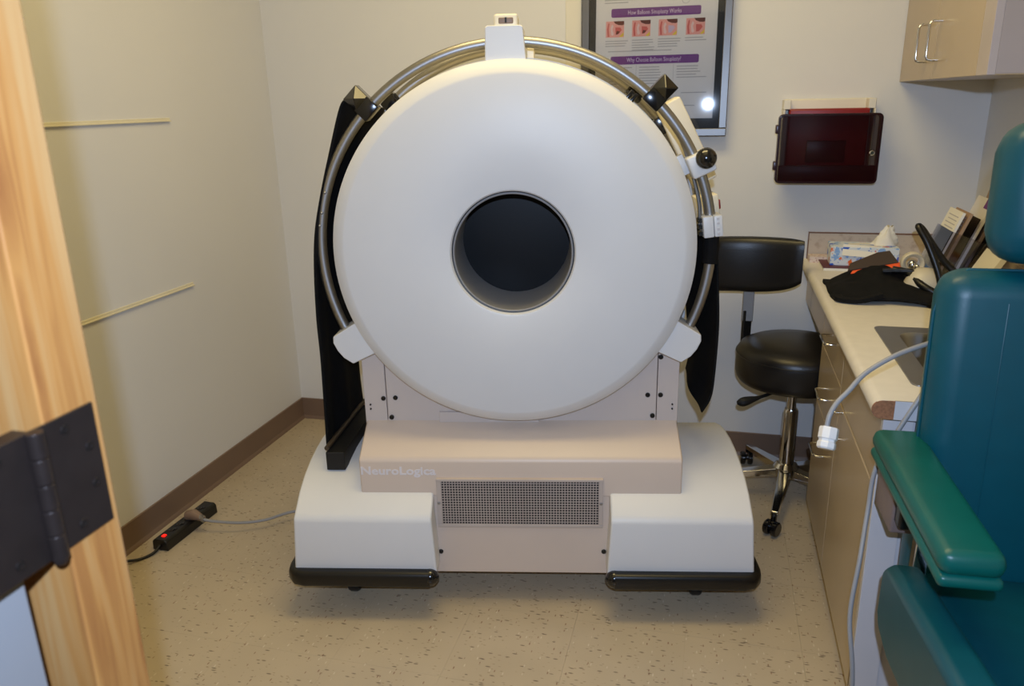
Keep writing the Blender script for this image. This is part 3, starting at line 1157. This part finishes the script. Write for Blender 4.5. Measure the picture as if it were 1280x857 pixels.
def rim(b):
    o = rrect(SX0 - 0.016, SX1 + 0.016, SY0 - 0.016, SY1 + 0.016, 0.02)
    i = rrect(SX0 + 0.032, SX1 - 0.03, SY0 + 0.03, SY1 - 0.03, 0.045)
    A = [b.verts.new((x, y, CZ + 0.0005)) for x, y in o]
    A2 = [b.verts.new((x * 0.998 + 0.0013, y * 0.998 + 0.004, CZ + 0.003)) for x, y in o]
    I = [b.verts.new((x, y, CZ + 0.002)) for x, y in i]
    I2 = [b.verts.new((0.62 + (x - 0.62) * 0.96, 1.925 + (y - 1.925) * 0.96, CZ - 0.01)) for x, y in i]
    J = [b.verts.new((0.62 + (x - 0.62) * 0.9, 1.925 + (y - 1.925) * 0.9, CZ - 0.15)) for x, y in i]
    n = len(o)
    for P, Q in ((A, A2), (A2, I), (I, I2), (I2, J)):
        for k in range(n):
            b.faces.new((P[k], P[(k + 1) % n], Q[(k + 1) % n], Q[k]))
    b.faces.new(J)


wl('basin', 'steel', rim, sk_, None, smooth=50)
wl('drain', 'chrome', lambda b: lathe(b, [(0, 0.003), (0.02, 0.002), (0.04, 0.004), (0.042, 0)], zl(0.62, 1.925, CZ - 0.149), 24), sk_, None)

# base cabinets
FXC = 0.362
CY0, CY1, CYM = 1.635, 2.56, 2.14


def pull(parent, p0, p1, out=(-1, 0, 0), d=0.032, r=0.0036, m='chrome'):
    p0, p1, out = Vector(p0), Vector(p1), Vector(out)
    ax = (p1 - p0).normalized()
    pts = [p0, p0 + out * (d - 0.01), p0 + out * (d - 0.003) + ax * 0.003, p0 + out * d + ax * 0.01, p1 + out * d - ax * 0.01, p1 + out * (d - 0.003) - ax * 0.003, p1 + out * (d - 0.01), p1]
    b = BM()
    tube(b, pts, r, 10)
    o = obj('handle', b, m, None, smooth=60)
    o.data.transform(SHIFT)
    o.parent = parent
    return o


def shift_for(e):
    global SHIFT
    SHIFT = e.matrix_basis.inverted()


dc = thing('drawer_cabinet', 'tan laminate base cabinet with three drawers beside the stool', 'cabinet', (0.63, (CYM + CY1) / 2, 0))
shift_for(dc)
wl('body', 'laminate', lambda b: (box(b, FXC + 0.018, XR, CYM + 0.001, CY1, 0.09, CZ - 0.04), box(b, FXC + 0.06, XR, CYM + 0.001, CY1, 0, 0.09)), dc, None)
for z0, z1, zp in ((0.662, 0.785, 0.735), (0.474, 0.658, 0.565), (0.10, 0.470, 0.385)):
    d = wl('drawer', 'laminate', lambda b: box(b, FXC, FXC + 0.017, CYM + 0.004, CY1 - 0.002, z0, z1), dc, None, bevel=0.0015)
    pull(d, (FXC, 2.285, zp), (FXC, 2.385, zp))
sc3 = thing('sink_cabinet', 'tan laminate base cabinet with pale end panel under the sink', 'cabinet', (0.63, (CY0 + CYM) / 2, 0))
shift_for(sc3)
wl('body', 'laminate', lambda b: (box(b, FXC + 0.018, XR, CY0 + 0.012, CYM - 0.001, 0.09, 0.66), box(b, FXC + 0.018, XR, CY0 + 0.012, SY0 - 0.02, 0.66, CZ - 0.04), box(b, FXC + 0.018, FXC + 0.04, CY0 + 0.012, CYM - 0.001, 0.66, CZ - 0.04),
                                  box(b, FXC + 0.06, XR, CY0 + 0.012, CYM - 0.001, 0, 0.09)), sc3, None)
wl('end_panel', 'greylam', lambda b: box(b, FXC + 0.018, XR, CY0, CY0 + 0.012, 0.0, CZ - 0.04), sc3, None, bevel=0.001)
wl('end_filler', 'greylam', lambda b: box(b, FXC + 0.002, FXC + 0.06, CY0 - 0.006, CY0 - 0.0002, 0.0, CZ - 0.04), sc3, None, bevel=0.001)
wl('false_front', 'laminate', lambda b: box(b, FXC, FXC + 0.017, CY0 + 0.002, CYM - 0.002, 0.626, 0.785), sc3, None, bevel=0.0015)
d = wl('door', 'laminate', lambda b: box(b, FXC, FXC + 0.017, CY0 + 0.002, CYM - 0.002, 0.10, 0.618), sc3, None, bevel=0.0015)
pull(d, (FXC, 2.075, 0.535), (FXC, 2.075, 0.615 - 0.004))
kd = thing('knee_drawer', 'tan laminate apron under the far end of the worktop', 'drawer', (0.63, 2.83, 0.665))
wl('front', 'laminate', lambda b: box(b, FXC, FXC + 0.017, CY1 + 0.003, 2.92, 0.668, 0.785), kd, None, bevel=0.0015)
wl('front', 'laminate', lambda b: box(b, FXC, FXC + 0.017, 2.923, YB, 0.668, 0.785), kd, None, bevel=0.0015)
wl('box', 'laminate', lambda b: box(b, FXC + 0.018, XR, CY1 + 0.003, YB, 0.68, CZ - 0.04), kd, None)

# wall cabinet
wc = thing('wall_cabinet', 'tan laminate wall cabinet with two doors and wire pulls', 'cabinet', (0.745, 2.62, 1.455))
shift_for(wc)
UX, UY0, UZ0, UZ1 = 0.600, 2.135, 1.455, 2.2
wl('body', mat('mauve_laminate', (170, 160, 160), 0.45), lambda b: box(b, UX + 0.018, XR, UY0, YB, UZ0 + 0.002, UZ1), wc, None, bevel=0.001)
wl('filler', mat('pale_mauve_laminate', (184, 174, 174), 0.45), lambda b: box(b, UX, UX + 0.018, UY0, UY0 + 0.085, UZ0, UZ1), wc, None, bevel=0.001)
wl('underside', 'laminate', lambda b: box(b, UX + 0.018, XR, UY0, YB, UZ0, UZ0 + 0.002), wc, None)
for y0, y1, yh in ((2.223, 2.655, 2.605), (2.659, 3.088, 2.735)):
    d = wl('door', 'laminate', lambda b: box(b, UX, UX + 0.017, y0, y1, UZ0, UZ1), wc, None, bevel=0.0015)
    pull(d, (UX, yh, 1.507), (UX, yh, 1.612), r=0.004)

# ================================================================== STOOL
HX, HY = 0.31, 2.765
st = thing('rolling_stool', 'black padded rolling stool with backrest and chrome base', 'stool', (HX, HY, 0))
b = BM()
SR = 0.203
lathe(b, [(0, 0.452), (SR - 0.03, 0.452), (SR - 0.012, 0.458), (SR - 0.003, 0.472), (SR, 0.49), (SR, 0.545), (SR - 0.003, 0.565), (SR - 0.014, 0.582), (SR - 0.04, 0.594), (SR * 0.5, 0.601), (0, 0.603)], zl(0, 0), 64)
se = obj('seat', b, 'leather', st, smooth=50)
b = BM()
tube(b, [(SR * math.cos(2 * PI * k / 48), SR * math.sin(2 * PI * k / 48), 0.556) for k in range(48)], 0.0025, 6, closed=True)
obj('piping', b, 'leather', se)
b = BM()
cyl(b, 0, 0, 0.44, 0.452, 0.09)
obj('seat_plate', b, 'blackm', st)
b = BM()
lathe(b, [(0.016, 0.30), (0.016, 0.45)], zl(0, 0), 20)
obj('piston', b, 'chrome', st)
b = BM()
lathe(b, [(0.0, 0.09), (0.026, 0.09), (0.026, 0.335), (0.022, 0.345), (0.016, 0.345)], zl(0, 0), 24)
obj('column', b, 'chrome', st)
b = BM()
lathe(b, [(0, 0.085), (0.045, 0.085), (0.045, 0.12), (0.035, 0.135), (0.026, 0.137)], zl(0, 0), 24)
obj('hub', b, 'chrome', st)
for k in range(5):
    a = math.radians(-101 + 72 * k)
    ca, sa = math.cos(a), math.sin(a)
    b = BM()
    L = 0.285
    for (s0, s1, w0, w1, z0, z1, h0, h1) in ((0.03, L, 0.026, 0.014, 0.118, 0.078, 0.03, 0.016),):
        P = []
        for s, w, z, h in ((s0, w0, z0, h0), (s1, w1, z1, h1)):
            for dw, dz in ((-w, -h), (w, -h), (w * 0.8, 0), (-w * 0.8, 0)):
                P.append(b.verts.new((ca * s - sa * dw, sa * s + ca * dw, z + dz)))
        for f in ((0, 1, 2, 3), (7, 6, 5, 4), (0, 4, 5, 1), (1, 5, 6, 2), (2, 6, 7, 3), (3, 7, 4, 0)):
            b.faces.new([P[i] for i in f])
    lg = obj('leg', b, 'chrome', st, bevel=0.003)
    b = BM()
    cyl(b, ca * L, sa * L, 0.045, 0.075, 0.010, 12)
    cx, cy_ = ca * L - 0.006, sa * L - 0.02
    dd = Vector((math.cos(a + 1.2), math.sin(a + 1.2), 0))
    nn = Vector((-dd.y, dd.x, 0))
    for sgn in (-1, 1):
        lathe(b, [(0, 0.004), (0.022, 0.004), (0.026, 0.008), (0.026, 0.020), (0.022, 0.024), (0, 0.024)], lambda p, q, h, sgn=sgn: Vector((cx, cy_, 0.027)) + dd * (sgn * h) + nn * p + Vector((0, 0, q)), 18)
    lathe(b, [(0, -0.006), (0.012, -0.006), (0.012, 0.006), (0, 0.006)], lambda p, q, h: Vector((cx, cy_, 0.03)) + dd * h + nn * p + Vector((0, 0, q)), 12)
    obj('caster', b, 'blackp', lg)
# lever
b = BM()
tube(b, smooth_path([(-0.03, -0.05, 0.445), (-0.10, -0.13, 0.438), (-0.165, -0.165, 0.425), (-0.195, -0.175, 0.42)], 4), [0.006] * 6 + [0.009, 0.013, 0.016, 0.0165, 0.015, 0.012, 0.006], 10)
obj('lever', b, 'blackm', st)
# backrest arm
b = BM()
bxp = smooth_path([(-0.02, 0.03, 0.435), (-0.10, 0.10, 0.432), (-0.158, 0.155, 0.45), (-0.166, 0.165, 0.52), (-0.166, 0.165, 0.66)], 5)
tube(b, bxp, 1, sec=[(-0.020, -0.006), (0.020, -0.006), (0.020, 0.006), (-0.020, 0.006)])
obj('back_arm', b, 'blackm', st, bevel=0.002)
b = BM()
box(b, -0.186, -0.146, 0.152, 0.158, 0.62, 0.78)
obj('back_bar', b, 'steel', st, bevel=0.002)
b = BM()
# curved padded backrest
n = 24
G = []
hw = 0.185
for i in range(n + 1):
    s = -1 + 2 * i / n
    x = -0.183 + hw * s
    yc = 0.135 - 0.05 * s * s - 0.012 * s
    ztop = 0.940 + 0.003 * s - 0.006 * abs(s) ** 8
    zbot = 0.738 + 0.038 * max(0, s) ** 2.2 + 0.012 * abs(s) ** 8
    half, zc = (ztop - zbot) / 2, (ztop + zbot) / 2
    th = 0.030 * (1 - abs(s) ** 10 * 0.5)
    rg = []
    for k in range(20):
        a = 2 * PI * k / 20
        ce, se_ = math.cos(a), math.sin(a)
        rg.append(b.verts.new((x, yc + th * math.copysign(abs(ce) ** 0.6, ce), zc + half * math.copysign(abs(se_) ** 0.5, se_))))
    G.append(rg)
for i in range(n):
    for k in range(20):
        b.faces.new((G[i][k], G[i][(k + 1) % 20], G[i + 1][(k + 1) % 20], G[i + 1][k]))
b.faces.new(G[0])
b.faces.new(G[-1][::-1])
obj('backrest', b, 'leather', st, smooth=60, bevel=0.006, seg=3)

# ================================================================== THINGS ON THE WORKTOP
bk = thing('booklet', 'thin white booklet with dark cover under the tissue box', 'booklet', (0.50, 2.95, CZ))
b = BM()
box(b, -0.115, 0.115, -0.085, 0.085, 0.0005, 0.010)
obj('pages', b, 'paper2', bk)
b = BM()
box(b, -0.117, 0.117, -0.086, 0.086, 0.010, 0.013)
obj('cover', b, mat('dark_red_cover', (92, 26, 28), 0.5), bk)
tag(obj('leaflet', box(BM(), -0.05, 0.05, -0.03, 0.03, 0, 0.022), speckle_mat('printed_leaflet', (226, 208, 196), (150, 70, 60), 120)), 'small red and white printed packet at the worktop corner', 'packet').location = (0.402, 3.035, CZ)
tb = thing('tissue_box', 'tissue box with blue and orange flowers on the worktop', 'tissue box', (0.515, 2.955, CZ + 0.0132), math.radians(-2))
b = BM()
box(b, -0.105, 0.115, -0.06, 0.06, 0, 0.066)
obj('carton', b, 'floral', tb, bevel=0.002)
b = BM()
lathe(b, [(0.02, 0.0663), (0.05, 0.067), (0.05, 0.066)], lambda a, c, h: Vector((0.02 + a * 1.3, c * 0.7, h)), 24)
obj('slot', b, 'paper2', tb)
b = BM()
G = []
for i in range(9):
    t = i / 8
    G.append([])
    for k in range(20):
        a = 2 * PI * k / 20
        r = 0.036 * (1 - t) ** 0.7 + 0.006 + 0.006 * math.sin(5 * a + 6 * t)
        G[-1].append(b.verts.new((0.075 + r * math.cos(a) + 0.012 * t, 0.01 + 0.55 * r * math.sin(a), 0.066 + 0.062 * t + 0.008 * math.sin(3 * a) * t)))
for i in range(8):
    for k in range(20):
        b.faces.new((G[i][k], G[i][(k + 1) % 20], G[i + 1][(k + 1) % 20], G[i + 1][k]))
b.faces.new(G[-1])
obj('tissue', b, 'paper2', tb, smooth=60)
cdm = Matrix.Translation((0.502, 2.888, CZ + 0.048)) @ Matrix.Rotation(math.radians(-22), 4, 'X') @ Matrix.Rotation(math.radians(4), 4, 'Y')
b = BM()
box(b, -0.058, 0.068, -0.0008, 0.0008, 0.0, 0.040, cdm)
tag(obj('card', b, 'paper2'), 'blank cream card leaning on the flowered tissue box', 'card')

# black bag
bg = thing('bag', 'limp black cloth bag with orange lining on the worktop', 'bag', (0.53, 2.54, CZ))
b = BM()
G = []
NXg, NYg = 40, 32
for i in range(NXg + 1):
    row = []
    for j in range(NYg + 1):
        s, t = i / NXg, j / NYg
        a, c = 2 * s - 1, 2 * t - 1
        # heap outline: near edge long to the right, tall at the back-left
        k = max(0.0, 1 - (abs(a) ** 3.2) - (abs(c) ** 3.0) * 0.9)
        h = k ** 0.5 * (0.034 + 0.036 * math.exp(-((a + 0.15) ** 2 / 0.25 + (c - 0.35) ** 2 / 0.35)))
        h *= 1 + 0.25 * noise.noise(Vector((s * 4, t * 4, 0.3))) + 0.08 * noise.noise(Vector((s * 11, t * 11, 2)))
        x = 0.165 * a + 0.015 * noise.noise(Vector((t * 3, 0.5, 1)))
        y = 0.14 * c + 0.03 * a * a * -0.3 - 0.03 * a + 0.012 * noise.noise(Vector((s * 4, 1.5, 2)))
        row.append(b.verts.new((x, y, 0.003 + max(0, h))))
    G.append(row)
for i in range(NXg):
    for j in range(NYg):
        b.faces.new((G[i][j], G[i + 1][j], G[i + 1][j + 1], G[i][j + 1]))
obj('body', b, 'cloth', bg, smooth=70, solid=0.005)


def strip3(name, pts, w, m, par, th=0.004):
    b = BM()
    P = smooth_path(pts, 5)
    tube(b, P, 1, sec=[(-w, -th / 2), (w, -th / 2), (w, th / 2), (-w, th / 2)])
    return obj(name, b, m, par, smooth=40, bevel=0.001)


def quad(name, P, m, par, th=0.004):
    b = BM()
    P = [Vector(p) for p in P]
    nr = (P[1] - P[0]).cross(P[2] - P[0]).normalized() * th
    A = [b.verts.new(p) for p in P]
    B = [b.verts.new(p + nr) for p in P]
    b.faces.new(A[::-1])
    b.faces.new(B)
    for i in range(len(P)):
        b.faces.new((A[i], A[(i + 1) % len(P)], B[(i + 1) % len(P)], B[i]))
    return obj(name, b, m, par, bevel=0.001)


quad('lining', [(-0.105, 0.030, 0.052), (0.040, 0.045, 0.070), (0.045, 0.062, 0.088), (-0.095, 0.050, 0.062)], 'orange', bg)
quad('flap', [(-0.112, 0.040, 0.058), (0.035, 0.058, 0.084), (0.015, 0.105, 0.112), (-0.02, 0.11, 0.104), (-0.10, 0.085, 0.072)], 'bagbrown', bg, 0.006)
strip3('strap', [(-0.155, -0.10, 0.012), (-0.15, -0.13, 0.01), (-0.10, -0.145, 0.012), (-0.04, -0.14, 0.03)], 0.012, 'cloth', bg, 0.012)
strip3('strap', [(-0.02, 0.0, 0.074), (0.05, -0.01, 0.078), (0.10, -0.03, 0.066), (0.15, -0.05, 0.035)], 0.012, 'black', bg, 0.008)
for p in ((0.075, 0.0, 0.088), (0.078, -0.04, 0.074)):
    b = BM()
    ball(b, p, 0.007, 12)
    obj('snap', b, 'chrome', bg)

# head lamp
hl = thing('head_lamp', 'examination head lamp with black band loop beside the black bag', 'head lamp', (0.64, 2.50, CZ))
b = BM()
lathe(b, [(0, 0.09), (0.025, 0.086), (0.045, 0.07), (0.056, 0.045), (0.06, 0.015), (0.058, 0.001), (0, 0.001)], lambda a, c, h: Vector((-0.015 + a, 0.02 + c * 0.9, h)), 32)
obj('shell', b, 'ivory', hl, smooth=60)
b = BM()
lathe(b, [(0.020, 0), (0.024, 0.006), (0.030, 0.010), (0.034, 0.004), (0.034, -0.012), (0.026, -0.02)], lambda a, c, h: Vector((-0.045 + a, 0.055 - h, 0.095 + c)), 28)
obj('reflector_ring', b, 'ivory', hl)
b = BM()
ball(b, (-0.047, 0.05, 0.093), 0.014)
obj('lamp', b, 'chrome', hl)
b = BM()
tube(b, smooth_path([(0.022, -0.055, 0.012), (0.004, -0.045, 0.085), (-0.028, -0.02, 0.165), (-0.050, 0.0, 0.205), (-0.052, 0.012, 0.214), (-0.036, 0.02, 0.200), (0.0, 0.022, 0.150), (0.035, 0.02, 0.105), (0.062, 0.015, 0.080)]), 0.0098, 12)
obj('band', b, 'black', hl, smooth=60)
b = BM()
tube(b, smooth_path([(-0.10, 0.05, 0.075), (-0.06, 0.03, 0.07), (-0.03, -0.03, 0.045), (0.02, -0.055, 0.02), (0.05, -0.05, 0.012)]), 0.011, 10)
obj('yoke', b, 'black', hl, smooth=60)

# brochures in a clear holder
LEAN = math.radians(20)


def leaned(x, y, z, rz=0.0):
    return Matrix.Translation((x, y, z)) @ Matrix.Rotation(rz, 4, 'Z') @ Matrix.Rotation(LEAN, 4, 'Y')


bh = thing('brochure_holder', 'clear acrylic brochure holder on the worktop against the right wall', 'holder', (0.70, 2.66, CZ))
T0 = leaned(0, 0, 0.018)
b = BM()
box(b, -0.062, -0.059, -0.085, 0.085, 0.0, 0.16, T0)
box(b, 0.040, 0.043, -0.085, 0.085, 0.0, 0.27, T0)
box(b, -0.059, 0.040, -0.085, -0.082, 0.0, 0.16, T0)
box(b, -0.059, 0.040, 0.082, 0.085, 0.0, 0.16, T0)
box(b, -0.010, -0.007, -0.082, 0.082, 0.0, 0.22, T0)
obj('shell', b, 'acrylic', bh, smooth=0)
b = BM()
box(b, -0.065, 0.075, -0.09, 0.09, 0.0005, 0.005)
obj('foot', b, 'acrylic', bh, smooth=0)
for (dx, zz, m, lab, yw) in ((-0.050, 0.215, 'paper2', 'cream leaflet standing in front in the clear holder', 0.07), (-0.032, 0.22, 'kraft', 'tan leaflet behind the cream one in the clear holder', 0.075),
                             (0.008, 0.275, 'paper', 'white leaflet with purple corner in the clear holder', 0.072), (0.026, 0.26, 'taupe', 'taupe leaflet at the back of the clear holder', 0.078)):
    T = leaned(0.70, 2.66, CZ + 0.024)
    br = thing('brochure', lab, 'brochure', (0.70, 2.66, CZ), 0, 'brochures in the clear holder')
    Ti = br.matrix_basis.inverted() @ T
    b = BM()
    box(b, dx - 0.004, dx + 0.004, -yw, yw, 0.0, zz, Ti)
    obj('pages', b, m, br, smooth=0)
    b = BM()
    if dx > 0.005 and m == 'paper':
        box(b, dx - 0.0046, dx + 0.0046, -yw, -yw + 0.05, zz - 0.03, zz + 0.0005, Ti)
        obj('print_panel', b, 'purple', br, smooth=0)
    else:
        for q in range(5):
            box(b, dx - 0.0045, dx - 0.0038, -yw + 0.02, yw - 0.02 - 0.01 * (q % 2), zz - 0.02 - 0.012 * q, zz - 0.017 - 0.012 * q, Ti)
        obj('print_panel', b, 'ink' if m != 'taupe' else 'brown', br, smooth=0)
br = thing('brochure', 'tan and orange booklet leaning beside the clear holder', 'brochure', (0.79, 2.47, CZ))
T = Matrix.Rotation(math.radians(28), 4, 'Y')
b = BM()
box(b, -0.075, -0.06, -0.07, 0.07, 0.04, 0.20, T)
obj('pages', b, 'paper2', br, smooth=0)
b = BM()
box(b, -0.0765, -0.0752, -0.07, 0.07, 0.13, 0.165, T)
obj('dark_band', b, 'bagbrown', br, smooth=0)
b = BM()
box(b, -0.0765, -0.0752, -0.07, 0.0, 0.045, 0.075, T)
obj('orange_band', b, mat('orange_ink', (205, 140, 80), 0.5), br, smooth=0)
tag(obj('folder', box(BM(), -0.012, 0.012, -0.10, 0.08, 0, 0.33, Matrix.Rotation(math.radians(13), 4, 'Y')), 'kraft', bevel=0.003), 'tall brown folder leaning on the right wall behind the headrest', 'folder').location = (0.79, 2.72, CZ + 0.003)

# ================================================================== EXAMINATION CHAIR
AX, AY = 0.68, 1.25
ch = thing('examination_chair', 'teal vinyl examination chair with padded arm and headrest at the right edge', 'chair', (AX, AY, 0))
bt = Matrix.Translation((0, 0.305, 0.56)) @ Matrix.Rotation(math.radians(-3), 4, 'X')
b = BM()
rbox(b, -0.272, 0.272, -0.075, 0.035, -0.13, 0.55, 0.048, 6, bt)
bk_ = obj('backrest', b, 'teal', ch, smooth=50)
for x in (-0.165, 0.165):
    b = BM()
    tube(b, [bt @ Vector((x, -0.0745, 0.01)), bt @ Vector((x, -0.0745, 0.25)), bt @ Vector((x, -0.0745, 0.495)), bt @ Vector((x, -0.055, 0.538)), bt @ Vector((x, -0.02, 0.5485))], 0.0016, 8)
    obj('seam', b, 'teal', bk_)
b = BM()
rp = [(-0.2725, z) for z in (0.03, 0.25, 0.47)] + [(-0.262, 0.515), (-0.225, 0.5495), (0, 0.5505), (0.225, 0.5495), (0.262, 0.515), (0.2725, 0.47), (0.2725, 0.03)]
tube(b, [bt @ Vector((x, -0.03, z)) for x, z in rp], 0.003, 8)
obj('piping', b, 'teal', bk_)
b = BM()
box(b, -0.255, 0.255, 0.034, 0.05, 0.0, 0.50, bt)
obj('back_shell', b, 'black', ch, bevel=0.006)
ht = Matrix.Translation((0, 0.315, 1.125)) @ Matrix.Rotation(math.radians(-3), 4, 'X')
b = BM()
rbox(b, -0.206, 0.206, -0.085, 0.045, 0.0, 0.245, 0.055, 6, ht)
hr = obj('headrest', b, 'teal', ch, smooth=50)
b = BM()
box(b, -0.03, 0.03, 0.0, 0.012, -0.12, 0.03, ht)
obj('headrest_bar', b, 'chrome', ch)
# seat
stt = Matrix.Translation((0, 0, 0.435)) @ Matrix.Rotation(math.radians(-7), 4, 'X')
b = BM()
rbox(b, -0.262, 0.262, -0.50, 0.24, 0.0, 0.12, 0.04, 5, stt)
obj('seat', b, 'teal', ch, smooth=50)
b = BM()
box(b, -0.22, 0.22, -0.42, 0.22, -0.06, 0.0, stt)
obj('seat_frame', b, 'black', ch, bevel=0.005)
b = BM()
rbox(b, -0.17, 0.17, -0.20, 0.20, 0.04, 0.40, 0.03, 3)
obj('pedestal', b, 'greylam', ch)
b = BM()
rbox(b, -0.23, 0.25, -0.30, 0.30, 0.0, 0.045, 0.015, 3)
obj('foot_plate', b, 'black', ch)
for sgn in (-1, 1):
    # padded arm: upper cushion over a thinner base pad
    m = Matrix.Translation((sgn * 0.292, 0.098, 0.745)) @ Matrix.Rotation(math.radians(-2.5) * sgn, 4, 'Z') @ Matrix.Rotation(math.radians(1.0), 4, 'X')
    b = BM()
    rbox(b, -0.047, 0.047, -0.229, 0.225, -0.006, 0.036, 0.019, 6, m)
    ar = obj('armrest', b, 'tealg', ch, smooth=55)
    b = BM()
    rbox(b, -0.046, 0.046, -0.227, 0.223, -0.026, -0.004, 0.010, 4, m)
    obj('arm_base_pad', b, 'tealg', ar, smooth=55)
    b = BM()
    rbox(b, -0.028, 0.028, 0.09, 0.21, -0.125, -0.024, 0.006, 3, m)
    obj('arm_bracket', b, 'taupe', ch)
    b = BM()
    rbox(b, -0.022, 0.022, 0.06, 0.16, -0.10, -0.024, 0.006, 3, m)
    obj('arm_cover', b, 'black', ch)
    b = BM()
    box(b, sgn * 0.275 - 0.012, sgn * 0.275 + 0.012, 0.14, 0.17, 0.44, 0.66)
    obj('arm_post', b, 'chrome', ch, bevel=0.003)
    b = BM()
    box(b, min(sgn * 0.20, sgn * 0.29), max(sgn * 0.20, sgn * 0.29), 0.13, 0.18, 0.40, 0.45)
    obj('arm_tie', b, 'black', ch, bevel=0.003)
    # padded side panel
    out = [(0.165, 0.585), (0.13, 0.612), (0.05, 0.628), (-0.15, 0.665), (-0.36, 0.70), (-0.40, 0.69), (-0.41, 0.66), (-0.38, 0.57), (-0.20, 0.50), (0.05, 0.455), (0.14, 0.46), (0.165, 0.49)]
    b = BM()
    prism(b, out, lambda p, t: Vector((t, p[0], p[1] - 0.02)), sgn * 0.335, sgn * 0.27)
    obj('side_panel', b, 'teal', ch, smooth=50, bevel=0.020, seg=5)

# ================================================================== GREY CORD WITH WHITE PLUG
gc = thing('cord', 'grey cord with white plug hanging past the worktop end behind the teal chair', 'cord', (0.40, 1.56, 0))
off = Vector((0.40, 1.56, 0))
pts = [(0.226, 1.435, 0.832), (0.230, 1.442, 0.852), (0.242, 1.455, 0.872), (0.262, 1.468, 0.892), (0.292, 1.49, 0.922), (0.345, 1.515, 0.952), (0.405, 1.555, 0.965), (0.450, 1.622, 0.955), (0.452, 1.626, 0.90), (0.42, 1.600, 0.845), (0.385, 1.587, 0.775), (0.350, 1.578, 0.69),
       (0.340, 1.555, 0.60), (0.326, 1.505, 0.518), (0.313, 1.467, 0.41), (0.324, 1.435, 0.301), (0.335, 1.42, 0.12), (0.35, 1.39, 0.008), (0.38, 1.30, 0.006)]
b = BM()
tube(b, smooth_path([Vector(p) - off for p in pts], 8), 0.0048, 10)
obj('cable', b, 'cord', gc, smooth=60)
b = BM()
pc_ = Vector((0.229, 1.432, 0.81)) - off
pm = Matrix.Translation(pc_) @ Matrix.Rotation(math.radians(-28), 4, 'X') @ Matrix.Rotation(math.radians(8), 4, 'Y')
lathe(b, [(0.007, 0.020), (0.0165, 0.020), (0.0175, 0.017), (0.0175, -0.001), (0.0150, -0.003), (0.0150, -0.007), (0.0168, -0.009), (0.0168, -0.018), (0.014, -0.021), (0, -0.021)], lambda a, c, h: pm @ Vector((a, c, h)), 8)
pg = obj('plug', b, 'plugw', gc, smooth=20)
b = BM()
lathe(b, [(0.0, 0.0195), (0.0085, 0.0195), (0.0085, 0.0215), (0.0, 0.0215)], lambda a, c, h: pm @ Vector((a, c, h)), 14)
obj('cable_hole', b, 'blackm', pg)
